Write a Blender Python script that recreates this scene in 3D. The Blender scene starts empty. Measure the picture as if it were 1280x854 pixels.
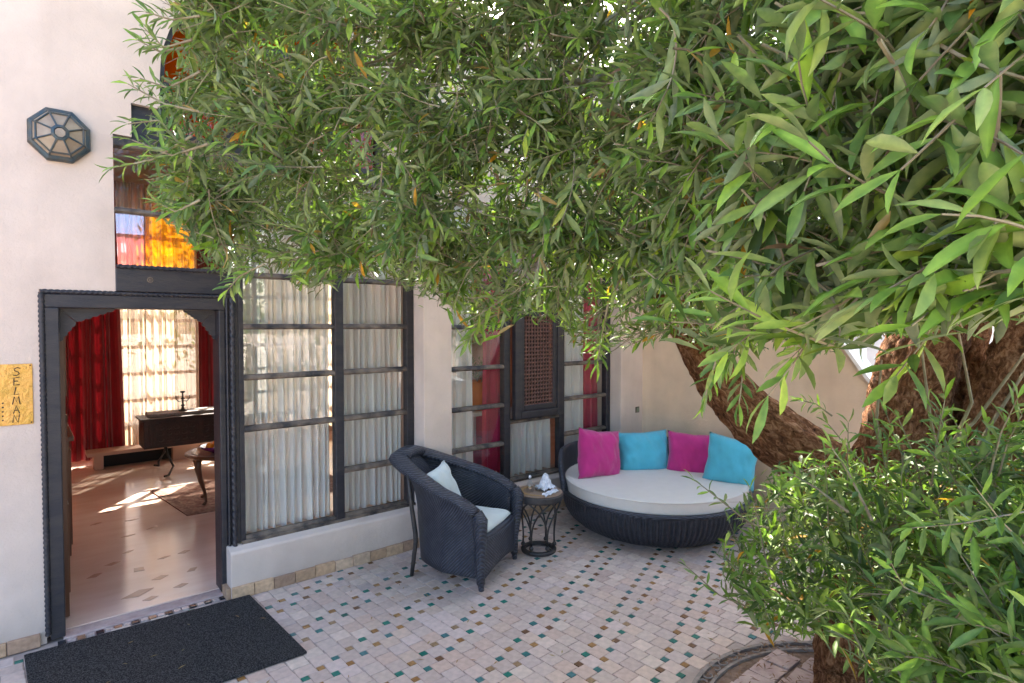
import bpy, bmesh, math, random
import numpy as np
from mathutils import Vector, Matrix, noise
rnd = random.Random(7)
rng = np.random.default_rng(11)
PI = math.pi
sc = bpy.context.scene
col = sc.collection

# ---------------------------------------------------------------- camera, world, sun, exposure
FPX = 725.0
PITCH = math.atan(20 / FPX)
YAW = PI / 2 - math.atan(860 * math.cos(PITCH) / FPX)
CAM_H = 1.95
cd = bpy.data.cameras.new('camera')
cam = bpy.data.objects.new('camera', cd)
col.objects.link(cam)
cam.location = (0, 0, CAM_H)
cam.rotation_euler = (PI / 2 - PITCH, 0, -YAW)
cd.sensor_width = 36
cd.lens = FPX / 1280 * 36
cd.clip_start = 0.02
cd.clip_end = 2000
sc.camera = cam

SUN_AZ = math.atan2(0.60, 0.80)
SUN_EL = math.radians(43)
w = bpy.data.worlds.new('World')
sc.world = w
w.use_nodes = True
nt = w.node_tree
sky = nt.nodes.new('ShaderNodeTexSky')
sky.sky_type = 'NISHITA'
sky.sun_disc = False
sky.sun_elevation = SUN_EL
sky.sun_rotation = SUN_AZ
sky.dust_density = 4.0
sky.air_density = .75
nt.links.new(sky.outputs[0], nt.nodes['Background'].inputs[0])
nt.nodes['Background'].inputs[1].default_value = 0.15
sl = bpy.data.lights.new('sun', 'SUN')
sl.energy = 4.6
sl.angle = math.radians(0.5)
sl.color = (1, 0.93, 0.82)
so = bpy.data.objects.new('sun', sl)
col.objects.link(so)
sdir = Vector((math.sin(SUN_AZ) * math.cos(SUN_EL), math.cos(SUN_AZ) * math.cos(SUN_EL), math.sin(SUN_EL)))
so.rotation_euler = sdir.to_track_quat('Z', 'Y').to_euler()
sc.view_settings.view_transform = 'Standard'
sc.view_settings.look = 'None'
sc.view_settings.gamma = 1
sc.view_settings.exposure = 2.92
try:
    sc.cycles.transparent_max_bounces = 24
    sc.cycles.max_bounces = 10
except Exception:
    pass

# ---------------------------------------------------------------- pixel -> world helpers
Fh = np.array([math.sin(YAW), math.cos(YAW), 0])
RV = np.array([math.cos(YAW), -math.sin(YAW), 0])
FV = Fh * math.cos(PITCH) + np.array([0, 0, -math.sin(PITCH)])
UV = np.cross(RV, FV)
CV = np.array([0, 0, CAM_H])
def ray(x, y): return FV + RV * ((x - 640) / FPX) + UV * ((427 - y) / FPX)
def at_d(x, y, d): return CV + ray(x, y) * d
def at_y(x, y, Y):
    r = ray(x, y); return CV + r * (Y / r[1])
def at_z(x, y, z=0):
    r = ray(x, y); return CV + r * ((z - CAM_H) / r[2])
def proj(P):
    v = np.asarray(P) - CV
    z = v @ FV
    return 640 + FPX * (v @ RV) / z, 427 - FPX * (v @ UV) / z, z

# ---------------------------------------------------------------- mesh helpers
class MB:
    def __init__(s): s.v = []; s.f = []
    def add(s, vs, fs):
        o = len(s.v); s.v += [tuple(v) for v in vs]; s.f += [tuple(i + o for i in f) for f in fs]; return s
    def box(s, x0, x1, y0, y1, z0, z1):
        return s.add([(x0,y0,z0),(x1,y0,z0),(x1,y1,z0),(x0,y1,z0),(x0,y0,z1),(x1,y0,z1),(x1,y1,z1),(x0,y1,z1)],
                     [(0,3,2,1),(4,5,6,7),(0,1,5,4),(1,2,6,5),(2,3,7,6),(3,0,4,7)])
    def tube(s, pts, rad, n=8, cap=True, squash=None):
        pts = [Vector(p) for p in pts]
        if not hasattr(rad, '__len__'): rad = [rad] * len(pts)
        o = len(s.v); up = None
        for i, p in enumerate(pts):
            t = (pts[min(i+1, len(pts)-1)] - pts[max(i-1, 0)]).normalized()
            if up is None: up = t.orthogonal().normalized()
            up = (up - t * up.dot(t)).normalized(); b = t.cross(up)
            for k in range(n):
                a = 2 * PI * k / n
                s.v.append(tuple(p + (up * math.cos(a) + b * math.sin(a)) * rad[i]))
        for i in range(len(pts) - 1):
            for k in range(n):
                a = o + i*n + k; b2 = o + i*n + (k+1) % n
                s.f.append((a, b2, b2 + n, a + n))
        if cap:
            s.f.append(tuple(o + k for k in reversed(range(n)))); s.f.append(tuple(o + (len(pts)-1)*n + k for k in range(n)))
        return s
    def grid(s, P, closed_u=False):     # P[i][j]
        o = len(s.v); ni = len(P); nj = len(P[0])
        for r in P: s.v += [tuple(p) for p in r]
        for i in range(ni - (0 if closed_u else 1)):
            for j in range(nj - 1):
                i2 = (i + 1) % ni
                s.f.append((o+i*nj+j, o+i2*nj+j, o+i2*nj+j+1, o+i*nj+j+1))
        return s
    def lathe(s, prof, n=24, c=(0,0,0), cap=True):
        P = [[(c[0]+r*math.cos(2*PI*k/n), c[1]+r*math.sin(2*PI*k/n), c[2]+z) for r, z in prof] for k in range(n)]
        o = len(s.v); s.grid(P, True); m = len(prof)
        if cap:
            s.f.append(tuple(o + k*m for k in reversed(range(n)))); s.f.append(tuple(o + k*m + m-1 for k in range(n)))
        return s
    def prism(s, poly, axis, a, b):     # poly of 2d points extruded along axis between a and b
        def P(p, t): return (p[0], t, p[1]) if axis == 'y' else ((t, p[0], p[1]) if axis == 'x' else (p[0], p[1], t))
        n = len(poly); o = len(s.v)
        s.v += [P(p, a) for p in poly] + [P(p, b) for p in poly]
        s.f.append(tuple(o+i for i in range(n))); s.f.append(tuple(o+n+i for i in reversed(range(n))))
        for i in range(n): s.f.append((o+(i+1)%n, o+i, o+n+i, o+n+(i+1)%n))
        return s
    def mesh(s, name, m, smooth=False):
        me = bpy.data.meshes.new(name); me.from_pydata(s.v, [], s.f)
        bm = bmesh.new(); bm.from_mesh(me); bmesh.ops.recalc_face_normals(bm, faces=bm.faces); bm.to_mesh(me); bm.free()
        if m: me.materials.append(m)
        if smooth: me.shade_smooth()
        return me

def link(name, me, parent=None, loc=None):
    o = bpy.data.objects.new(name, me); col.objects.link(o)
    if parent: o.parent = parent
    if loc is not None: o.location = loc
    return o
def root_off(o):
    v = Vector((0,0,0))
    while o is not None: v += o.location; o = o.parent
    return v
def part(name, mb, m, parent=None, smooth=False, bev=0, auto=False, world=True):
    """links a world-coordinate mesh builder under a parent (unrotated chain)"""
    me = mb.mesh(name, m, smooth)
    if parent is not None and world:
        me.transform(Matrix.Translation(-root_off(parent)))
    o = link(name, me, parent)
    if bev:
        b = o.modifiers.new('bevel', 'BEVEL'); b.width = bev; b.segments = 2; b.limit_method = 'ANGLE'
    return o
def tag(o, label=None, cat=None, group=None, kind=None):
    if label: o['label'] = label
    if cat: o['category'] = cat
    if group: o['group'] = group
    if kind: o['kind'] = kind
    return o
def thing(name, label, cat, loc=(0,0,0), rz=0, group=None):
    o = bpy.data.objects.new(name, None); o.empty_display_size = 0.1; col.objects.link(o)
    o.location = loc; o.rotation_euler = (0, 0, rz)
    return tag(o, label, cat, group)
def struct(name, mb, m, parent=None, smooth=False, bev=0):
    o = part(name, mb, m, parent, smooth, bev)
    if parent is None: o['kind'] = 'structure'
    return o

# ---------------------------------------------------------------- materials
def mat(name, base=(.5,.5,.5), rough=.7, metal=0, var=0, vscale=4, base2=None, bump=0, bscale=30, spec=.5, vcol=False, trans=0, sheen=0, stretch=None, detail=6, tint_rand=0):
    m = bpy.data.materials.new(name); m.use_nodes = True
    n = m.node_tree; L = n.links; bs = n.nodes['Principled BSDF']
    bs.inputs['Roughness'].default_value = rough; bs.inputs['Metallic'].default_value = metal
    bs.inputs['Specular IOR Level'].default_value = spec
    if sheen: bs.inputs['Sheen Weight'].default_value = sheen
    c = n.nodes.new('ShaderNodeRGB'); c.outputs[0].default_value = (*base, 1); out = c.outputs[0]
    if vcol:
        a = n.nodes.new('ShaderNodeAttribute'); a.attribute_name = 'Col'; out = a.outputs['Color']
    tc = n.nodes.new('ShaderNodeTexCoord'); mp = n.nodes.new('ShaderNodeMapping'); L.new(tc.outputs['Object'], mp.inputs[0])
    if stretch: mp.inputs['Scale'].default_value = stretch
    if base2 is not None:
        t = n.nodes.new('ShaderNodeTexNoise'); t.inputs['Scale'].default_value = vscale; t.inputs['Detail'].default_value = detail; t.inputs['Roughness'].default_value = .6
        L.new(mp.outputs[0], t.inputs['Vector'])
        r = n.nodes.new('ShaderNodeValToRGB'); r.color_ramp.elements[0].position = .38; r.color_ramp.elements[1].position = .64
        L.new(t.outputs['Fac'], r.inputs[0])
        mx = n.nodes.new('ShaderNodeMix'); mx.data_type = 'RGBA'
        L.new(r.outputs[0], mx.inputs['Factor']); L.new(out, mx.inputs['A']); mx.inputs['B'].default_value = (*base2, 1); out = mx.outputs['Result']
    if var:
        t = n.nodes.new('ShaderNodeTexNoise'); t.inputs['Scale'].default_value = vscale * 2.7; t.inputs['Detail'].default_value = 8
        L.new(mp.outputs[0], t.inputs['Vector'])
        mr = n.nodes.new('ShaderNodeMapRange'); mr.inputs['From Min'].default_value = .3; mr.inputs['From Max'].default_value = .7
        mr.inputs['To Min'].default_value = 1 - var; mr.inputs['To Max'].default_value = 1 + var
        L.new(t.outputs['Fac'], mr.inputs['Value'])
        vm = n.nodes.new('ShaderNodeVectorMath'); vm.operation = 'SCALE'
        L.new(out, vm.inputs[0]); L.new(mr.outputs[0], vm.inputs['Scale']); out = vm.outputs[0]
    L.new(out, bs.inputs['Base Color'])
    if bump:
        t = n.nodes.new('ShaderNodeTexNoise'); t.inputs['Scale'].default_value = bscale; t.inputs['Detail'].default_value = 8; t.inputs['Roughness'].default_value = .65
        L.new(mp.outputs[0], t.inputs['Vector'])
        b = n.nodes.new('ShaderNodeBump'); b.inputs['Strength'].default_value = bump; b.inputs['Distance'].default_value = .02
        L.new(t.outputs['Fac'], b.inputs['Height']); L.new(b.outputs[0], bs.inputs['Normal'])
    if trans:
        tr = n.nodes.new('ShaderNodeBsdfTranslucent'); L.new(out, tr.inputs['Color'])
        ms = n.nodes.new('ShaderNodeMixShader'); ms.inputs[0].default_value = trans
        L.new(bs.outputs[0], ms.inputs[1]); L.new(tr.outputs[0], ms.inputs[2]); L.new(ms.outputs[0], n.nodes['Material Output'].inputs['Surface'])
    return m

def plaster(name, base, base2):
    m = mat(name, base, .9, base2=base2, vscale=1.3, var=.07, bump=.3, bscale=34, spec=.2, detail=10)
    n = m.node_tree; L = n.links; bs = n.nodes['Principled BSDF']
    prev = bs.inputs['Base Color'].links[0].from_socket
    # vertical rain streaks and soiling close to the ground
    tc = n.nodes.new('ShaderNodeTexCoord'); mp = n.nodes.new('ShaderNodeMapping'); mp.inputs['Scale'].default_value = (2.6, 2.6, .22)
    L.new(tc.outputs['Object'], mp.inputs[0])
    t = n.nodes.new('ShaderNodeTexNoise'); t.inputs['Scale'].default_value = 1.6; t.inputs['Detail'].default_value = 5; L.new(mp.outputs[0], t.inputs['Vector'])
    r = n.nodes.new('ShaderNodeValToRGB'); r.color_ramp.elements[0].position = .5; r.color_ramp.elements[0].color = (1,1,1,1); r.color_ramp.elements[1].position = .78; r.color_ramp.elements[1].color = (.78,.74,.72,1)
    L.new(t.outputs['Fac'], r.inputs[0])
    mx = n.nodes.new('ShaderNodeMix'); mx.data_type = 'RGBA'; mx.blend_type = 'MULTIPLY'; mx.inputs['Factor'].default_value = .4
    L.new(prev, mx.inputs['A']); L.new(r.outputs[0], mx.inputs['B'])
    vo = n.nodes.new('ShaderNodeTexVoronoi'); vo.feature = 'DISTANCE_TO_EDGE'; vo.inputs['Scale'].default_value = .9
    wn = n.nodes.new('ShaderNodeTexNoise'); wn.inputs['Scale'].default_value = 3; wn.inputs['Detail'].default_value = 8
    wa = n.nodes.new('ShaderNodeMix'); wa.data_type = 'RGBA'; wa.inputs['Factor'].default_value = .35
    L.new(tc.outputs['Object'], wn.inputs['Vector']); L.new(tc.outputs['Object'], wa.inputs['A']); L.new(wn.outputs['Color'], wa.inputs['B']); L.new(wa.outputs['Result'], vo.inputs['Vector'])
    cr = n.nodes.new('ShaderNodeMapRange'); cr.inputs['From Max'].default_value = .004; cr.inputs['To Min'].default_value = .98; L.new(vo.outputs['Distance'], cr.inputs['Value'])
    # dirt splashed low on the wall
    sx = n.nodes.new('ShaderNodeSeparateXYZ'); gp = n.nodes.new('ShaderNodeNewGeometry'); L.new(gp.outputs['Position'], sx.inputs[0])
    dm_ = n.nodes.new('ShaderNodeMath'); dm_.operation = 'MULTIPLY_ADD'; dm_.inputs[1].default_value = .55; L.new(wn.outputs['Fac'], dm_.inputs[0]); L.new(sx.outputs['Z'], dm_.inputs[2])
    dr_ = n.nodes.new('ShaderNodeMapRange'); dr_.inputs['From Min'].default_value = .28; dr_.inputs['From Max'].default_value = .62; dr_.inputs['To Min'].default_value = .80; L.new(dm_.outputs[0], dr_.inputs['Value'])
    mu = n.nodes.new('ShaderNodeMath'); mu.operation = 'MULTIPLY'; L.new(cr.outputs[0], mu.inputs[0]); L.new(dr_.outputs[0], mu.inputs[1])
    vm = n.nodes.new('ShaderNodeVectorMath'); vm.operation = 'SCALE'; L.new(mx.outputs['Result'], vm.inputs[0]); L.new(mu.outputs[0], vm.inputs['Scale'])
    L.new(vm.outputs[0], bs.inputs['Base Color'])
    return m

M = {}
M['wall'] = plaster('wall_plaster', (.62,.50,.42), (.68,.56,.475))
M['wall2'] = plaster('parapet_plaster', (.70,.53,.37), (.74,.58,.42))
M['coping'] = mat('white_coping', (.8,.78,.74), .8, var=.04)
M['white_wall'] = mat('white_render', (.78,.76,.73), .85, var=.05, bump=.1)
M['wood'] = mat('dark_painted_wood', (.013,.014,.022), .42, base2=(.035,.03,.032), vscale=5, bump=.25, bscale=25, stretch=(1,1,4), spec=.5)
M['woodw'] = mat('weathered_wood', (.022,.019,.02), .5, base2=(.20,.15,.11), vscale=7, bump=.35, bscale=40, spec=.45)
M['brown'] = mat('brown_wood', (.10,.035,.015), .4, base2=(.17,.07,.03), vscale=5, bump=.1, stretch=(1,1,.2))
M['carved'] = mat('carved_dark_wood', (.016,.006,.005), .45, base2=(.04,.012,.008), vscale=18, bump=.5, bscale=30)
M['lattice'] = mat('lattice_wood', (.12,.055,.04), .6, base2=(.18,.09,.07), vscale=20)
M['grout'] = mat('grout', (.34,.27,.235), .95, base2=(.44,.36,.31), vscale=8, bump=.3)
M['tile'] = mat('stone_tile', (.5,.4,.36), .58, vcol=True, var=.14, vscale=9, bump=.2, bscale=45, spec=.4)
M['glaze'] = mat('glazed_tile', (.1,.2,.18), .22, vcol=True, var=.22, vscale=18, bump=.1, bscale=30)
M['bejmat'] = mat('bejmat_tile', (.42,.26,.15), .8, vcol=True, var=.2, vscale=12, bump=.4, bscale=40)
M['black_wicker'] = mat('wicker', (.018,.022,.034), .40, base2=(.04,.044,.058), vscale=14, spec=.6)
M['iron'] = mat('wrought_iron', (.02,.02,.022), .5, base2=(.05,.042,.038), vscale=20, bump=.3)
M['blue_iron'] = mat('blue_patina_metal', (.035,.065,.085), .45, base2=(.09,.085,.07), vscale=14, bump=.3, metal=.4)
M['lampglass'] = mat('dusty_lamp_glass', (.26,.19,.13), .3, base2=(.35,.28,.2), vscale=10)
M['brass'] = mat('hammered_brass', (.62,.36,.08), .32, metal=.85, base2=(.78,.42,.12), vscale=12, bump=.6, bscale=35)
M['ink'] = mat('engraved_black', (.015,.012,.01), .7)
M['cushion'] = mat('cream_canvas', (.66,.62,.56), .85, var=.03, bump=.1, bscale=120, sheen=.2)
M['magenta'] = mat('magenta_cotton', (.50,.022,.19), .9, var=.10, vscale=3, bump=.35, bscale=190, sheen=.3)
M['turq'] = mat('turquoise_cotton', (.075,.43,.56), .9, var=.10, vscale=3, bump=.35, bscale=190, sheen=.3)
M['palepillow'] = mat('pale_cotton', (.60,.65,.62), .9, var=.04, bump=.12, sheen=.2)
M['marble'] = mat('polished_floor_marble', (.70,.52,.42), .14, base2=(.76,.60,.50), vscale=3, bump=.03, bscale=4, stretch=(.5,1.6,1), spec=.6)
M['chip'] = mat('marble_inlay', (.42,.28,.21), .22, base2=(.5,.34,.25), vscale=9)
M['inwall'] = mat('inner_plaster', (.60,.40,.30), .9, var=.04)
M['redcurtain'] = mat('red_velvet', (.21,.004,.008), .85, var=.08, sheen=.3, trans=.08)
M['crimson'] = mat('crimson_drape', (.50,.02,.075), .85, var=.08, sheen=.3)
M['pinksofa'] = mat('pink_upholstery', (.35,.01,.10), .9, var=.05)
M['orange'] = mat('orange_glaze', (.75,.20,.01), .35, var=.1)
M['fruit'] = mat('orange_fruit', (.8,.25,.01), .4, bump=.2, bscale=60)
M['rug'] = mat('woven_rug', (.22,.10,.07), .95, base2=(.34,.22,.16), vscale=14, var=.3, bump=.4, bscale=60, detail=3)
M['rugborder'] = mat('rug_border', (.14,.06,.045), .95, base2=(.3,.2,.14), vscale=25, bump=.4)
M['napkin'] = mat('white_napkin', (.78,.79,.82), .85, base2=(.45,.47,.52), vscale=30)
M['ring'] = mat('grey_worn_iron', (.20,.17,.15), .8, base2=(.30,.25,.22), vscale=30, bump=.3)
M['soil'] = mat('dry_soil', (.16,.10,.07), .95, base2=(.28,.19,.14), vscale=14, bump=.6)
M['paver'] = mat('worn_pink_paver', (.44,.31,.28), .85, base2=(.52,.40,.36), vscale=9, bump=.4, var=.1)
M['ground'] = mat('pale_ground', (.42,.34,.27), .95, base2=(.52,.43,.34), vscale=2, bump=.2)
M['litter'] = mat('dry_leaf_litter', (.22,.12,.06), .9, var=.3)

# mat of coarse fibre
def matmat():
    m = mat('door_mat_fibre', (.03,.03,.032), .95, bump=1.0, bscale=260, spec=.2)
    n = m.node_tree; L = n.links; bs = n.nodes['Principled BSDF']
    tc = n.nodes.new('ShaderNodeTexCoord'); t = n.nodes.new('ShaderNodeTexNoise'); t.inputs['Scale'].default_value = 150; t.inputs['Detail'].default_value = 3
    L.new(tc.outputs['Object'], t.inputs['Vector'])
    r = n.nodes.new('ShaderNodeValToRGB'); e = r.color_ramp.elements
    e[0].position = .40; e[0].color = (.012,.012,.013,1); e[1].position = .66; e[1].color = (.12,.115,.112,1)
    L.new(t.outputs['Fac'], r.inputs[0]); L.new(r.outputs[0], bs.inputs['Base Color'])
    return m
M['doormat'] = matmat()

def wicker_mat():
    m = M['black_wicker']; n = m.node_tree; L = n.links; bs = n.nodes['Principled BSDF']
    tc = n.nodes.new('ShaderNodeTexCoord')
    def wave(direction, scale):
        wv = n.nodes.new('ShaderNodeTexWave'); wv.wave_type = 'BANDS'; wv.bands_direction = direction; wv.inputs['Scale'].default_value = scale
        wv.inputs['Distortion'].default_value = .6; wv.inputs['Detail'].default_value = 1
        L.new(tc.outputs['Object'], wv.inputs['Vector']); return wv.outputs['Fac']
    mu = n.nodes.new('ShaderNodeMath'); mu.operation = 'MULTIPLY'
    L.new(wave('Z', 30), mu.inputs[0]); L.new(wave('DIAGONAL', 25), mu.inputs[1])
    b = n.nodes.new('ShaderNodeBump'); b.inputs['Strength'].default_value = 1; b.inputs['Distance'].default_value = .008
    L.new(mu.outputs[0], b.inputs['Height']); L.new(b.outputs[0], bs.inputs['Normal'])
    prev = bs.inputs['Base Color'].links[0].from_socket
    mr = n.nodes.new('ShaderNodeMapRange'); mr.inputs['To Min'].default_value = .4; mr.inputs['To Max'].default_value = 4.2; L.new(mu.outputs[0], mr.inputs['Value'])
    vm = n.nodes.new('ShaderNodeVectorMath'); vm.operation = 'SCALE'; L.new(prev, vm.inputs[0]); L.new(mr.outputs[0], vm.inputs['Scale']); L.new(vm.outputs[0], bs.inputs['Base Color'])
wicker_mat()

def glass(name, tint=(1,1,1), refl=1.0, rough=0):
    m = bpy.data.materials.new(name); m.use_nodes = True; n = m.node_tree; L = n.links
    n.nodes.remove(n.nodes['Principled BSDF'])
    t = n.nodes.new('ShaderNodeBsdfTransparent'); t.inputs[0].default_value = (*tint, 1)
    g = n.nodes.new('ShaderNodeBsdfGlossy'); g.inputs['Roughness'].default_value = rough; g.inputs['Color'].default_value = (refl, refl, refl, 1)
    tc = n.nodes.new('ShaderNodeTexCoord'); nz = n.nodes.new('ShaderNodeTexNoise'); nz.inputs['Scale'].default_value = 3; nz.inputs['Detail'].default_value = 1
    b = n.nodes.new('ShaderNodeBump'); b.inputs['Strength'].default_value = .08; b.inputs['Distance'].default_value = .02
    L.new(tc.outputs['Object'], nz.inputs['Vector']); L.new(nz.outputs['Fac'], b.inputs['Height']); L.new(b.outputs[0], g.inputs['Normal'])
    fr = n.nodes.new('ShaderNodeFresnel'); fr.inputs['IOR'].default_value = 1.65
    gm = n.nodes.new('ShaderNodeNewGeometry'); fm = n.nodes.new('ShaderNodeMath'); fm.operation = 'SUBTRACT'; fm.use_clamp = True
    L.new(fr.outputs[0], fm.inputs[0]); L.new(gm.outputs['Backfacing'], fm.inputs[1])
    mx = n.nodes.new('ShaderNodeMixShader'); L.new(fm.outputs[0], mx.inputs[0]); L.new(t.outputs[0], mx.inputs[1]); L.new(g.outputs[0], mx.inputs[2])
    L.new(mx.outputs[0], n.nodes['Material Output'].inputs['Surface'])
    return m
M['glass'] = glass('window_glass', (.94,.97,.96))
M['glass_orange'] = glass('orange_glass', (.85,.28,.02))
M['glass_pink'] = glass('pink_glass', (.95,.5,.52))
M['glass_blue'] = glass('blue_glass', (.62,.74,.98))
M['glass_amber'] = glass('amber_glass', (1.0,.62,.06))
M['clear'] = glass('clear_tumbler_glass', (.9,.92,.92))

def sheer(name, c, tr=.25, tl=.45):
    m = bpy.data.materials.new(name); m.use_nodes = True; n = m.node_tree; L = n.links
    n.nodes.remove(n.nodes['Principled BSDF'])
    d = n.nodes.new('ShaderNodeBsdfDiffuse'); d.inputs[0].default_value = (*c, 1)
    l = n.nodes.new('ShaderNodeBsdfTranslucent'); l.inputs[0].default_value = (*c, 1)
    t = n.nodes.new('ShaderNodeBsdfTransparent')
    a = n.nodes.new('ShaderNodeMixShader'); a.inputs[0].default_value = tl; L.new(d.outputs[0], a.inputs[1]); L.new(l.outputs[0], a.inputs[2])
    b = n.nodes.new('ShaderNodeMixShader'); b.inputs[0].default_value = tr; L.new(a.outputs[0], b.inputs[1]); L.new(t.outputs[0], b.inputs[2])
    L.new(b.outputs[0], n.nodes['Material Output'].inputs['Surface'])
    return m
M['sheer'] = sheer('white_voile', (.80,.79,.79), .10, .3)
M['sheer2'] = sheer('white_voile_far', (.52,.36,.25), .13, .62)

def bark():
    m = mat('olive_bark', (.09,.05,.03), .95, spec=.15)
    n = m.node_tree; L = n.links; bs = n.nodes['Principled BSDF']
    tc = n.nodes.new('ShaderNodeTexCoord')
    fa = n.nodes.new('ShaderNodeAttribute'); fa.attribute_name = 'flow'
    mp = n.nodes.new('ShaderNodeMapping'); mp.inputs['Scale'].default_value = (1,1,1); L.new(fa.outputs['Vector'], mp.inputs[0])
    a = n.nodes.new('ShaderNodeTexNoise'); a.inputs['Scale'].default_value = 42; a.inputs['Detail'].default_value = 10; a.inputs['Roughness'].default_value = .7; a.inputs['Distortion'].default_value = .8
    L.new(mp.outputs[0], a.inputs['Vector'])
    v = n.nodes.new('ShaderNodeTexVoronoi'); v.feature = 'DISTANCE_TO_EDGE'; v.inputs['Scale'].default_value = 34; L.new(mp.outputs[0], v.inputs['Vector'])
    r = n.nodes.new('ShaderNodeValToRGB'); e = r.color_ramp.elements
    e[0].position = .33; e[0].color = (.04,.016,.008,1); e[1].position = .62; e[1].color = (.52,.28,.15,1)
    k = r.color_ramp.elements.new(.5); k.color = (.27,.115,.05,1)
    L.new(a.outputs['Fac'], r.inputs[0]); L.new(r.outputs[0], bs.inputs['Base Color'])
    ad = n.nodes.new('ShaderNodeMath'); ad.operation = 'MULTIPLY_ADD'; ad.inputs[1].default_value = .6
    L.new(v.outputs['Distance'], ad.inputs[0]); L.new(a.outputs['Fac'], ad.inputs[2])
    b = n.nodes.new('ShaderNodeBump'); b.inputs['Strength'].default_value = 1; b.inputs['Distance'].default_value = .09
    L.new(ad.outputs[0], b.inputs['Height']); L.new(b.outputs[0], bs.inputs['Normal'])
    return m
M['bark'] = bark()
M['twig'] = mat('twig_bark', (.17,.13,.08), .8, base2=(.25,.23,.14), vscale=14)

def leafmat():
    m = bpy.data.materials.new('olive_leaf'); m.use_nodes = True; n = m.node_tree; L = n.links; bs = n.nodes['Principled BSDF']
    a = n.nodes.new('ShaderNodeAttribute'); a.attribute_name = 'Col'
    g = n.nodes.new('ShaderNodeNewGeometry')
    mx = n.nodes.new('ShaderNodeMix'); mx.data_type = 'RGBA'
    L.new(a.outputs['Color'], mx.inputs['A'])
    m2 = n.nodes.new('ShaderNodeMix'); m2.data_type = 'RGBA'; m2.inputs['Factor'].default_value = .6; L.new(a.outputs['Color'], m2.inputs['A']); m2.inputs['B'].default_value = (.20,.23,.17,1)
    L.new(m2.outputs['Result'], mx.inputs['B']); L.new(g.outputs['Backfacing'], mx.inputs['Factor'])
    tc = n.nodes.new('ShaderNodeTexCoord'); nz = n.nodes.new('ShaderNodeTexNoise'); nz.inputs['Scale'].default_value = 60; nz.inputs['Detail'].default_value = 4
    L.new(g.outputs['Position'], nz.inputs['Vector'])
    rp = n.nodes.new('ShaderNodeValToRGB'); rp.color_ramp.elements[0].position = .35; rp.color_ramp.elements[0].color = (.72,.78,.7,1); rp.color_ramp.elements[1].position = .68; rp.color_ramp.elements[1].color = (1.35,1.25,1.0,1)
    L.new(nz.outputs['Fac'], rp.inputs[0])
    mm = n.nodes.new('ShaderNodeMix'); mm.data_type = 'RGBA'; mm.blend_type = 'MULTIPLY'; mm.inputs['Factor'].default_value = 1
    L.new(mx.outputs['Result'], mm.inputs['A']); L.new(rp.outputs[0], mm.inputs['B'])
    L.new(mm.outputs['Result'], bs.inputs['Base Color'])
    bp = n.nodes.new('ShaderNodeBump'); bp.inputs['Strength'].default_value = .25; bp.inputs['Distance'].default_value = .002; L.new(nz.outputs['Fac'], bp.inputs['Height']); L.new(bp.outputs[0], bs.inputs['Normal'])
    bs.inputs['Roughness'].default_value = .52; bs.inputs['Specular IOR Level'].default_value = .28
    tr = n.nodes.new('ShaderNodeBsdfTranslucent')
    h = n.nodes.new('ShaderNodeMix'); h.data_type = 'RGBA'; h.blend_type = 'MULTIPLY'; h.inputs['Factor'].default_value = 1
    L.new(a.outputs['Color'], h.inputs['A']); h.inputs['B'].default_value = (1.7,1.9,.8,1); L.new(h.outputs['Result'], tr.inputs['Color'])
    ms = n.nodes.new('ShaderNodeMixShader'); ms.inputs[0].default_value = .22
    L.new(bs.outputs[0], ms.inputs[1]); L.new(tr.outputs[0], ms.inputs[2]); L.new(ms.outputs[0], n.nodes['Material Output'].inputs['Surface'])
    return m
M['leaf'] = leafmat()

def set_col(me, cols):   # per-corner colours
    ca = me.color_attributes.new('Col', 'FLOAT_COLOR', 'CORNER')
    ca.data.foreach_set('color', np.asarray(cols, dtype=np.float32).ravel())
def flat_col(me, c):
    set_col(me, np.tile(np.array([*c, 1.0]), (len(me.loops), 1)))

# ================================================================ GROUND AND PATIO
struct('garden_ground', MB().box(-150, 150, -150, 150, -.25, -.02), M['ground'])
patio = struct('patio_floor', MB().box(-3.2, 5.8, -2.2, 4.72, -.12, -.007), M['grout'])
TA, TB = .1055, .042
o0 = at_z(651/3.556+300, 207/3.556+720)[:2]
Av = np.array([TA, TB]); Bv = np.array([TB, -TA])
PIT = (3.0, .86, .90)     # round tree pit
def inpit(x, y, g=0): return (x-PIT[0])**2 + (y-PIT[1])**2 < (PIT[2]+g)**2
TROT = math.radians(.5)
def rot(p):
    c, s_ = math.cos(TROT), math.sin(TROT); d = p - o0
    return o0 + np.array([c*d[0]-s_*d[1], s_*d[0]+c*d[1]])
bigs, smalls = [], []
for j in range(-14, 16):
    r0 = o0 + j * np.array([2*TB + .016, -4*TA - .0])
    # green/brown phase of each band wanders as it does in the real floor
    ph = [0,1,1,0,0,1,0,1,1,0,1,0][j % 12]
    for i in range(-70, 70):
        s0 = r0 + i*Av; s1 = s0 + Bv
        for q, s in ((0, s0), (1, s1)):
            smalls.append((s[0], s[1], (i + q + ph) % 2))
        ll0 = s0 - TB/2; ll1 = s1 - TB/2
        a0 = ll0 + np.array([-TA, 0]); a1 = ll1 + np.array([-TA, 0])
        b1 = ll1 + np.array([TB-TA, -TA])
        for ll in (a1, b1, b1 + np.array([.006, -TA]), b1 + np.array([.011, -2*TA])):
            bigs.append((ll[0]+TA/2, ll[1]+TA/2))
def ok(x, y): return -3.1 < x < 5.72 and -2.1 < y < 4.42 and not inpit(x, y, .07)
bigs = [tuple(rot(np.array(b))) for b in bigs]; smalls = [(*rot(np.array(s[:2])), s[2]) for s in smalls]
bigs = [b for b in bigs if ok(*b)]; smalls = [s for s in smalls if ok(s[0], s[1])]
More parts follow.
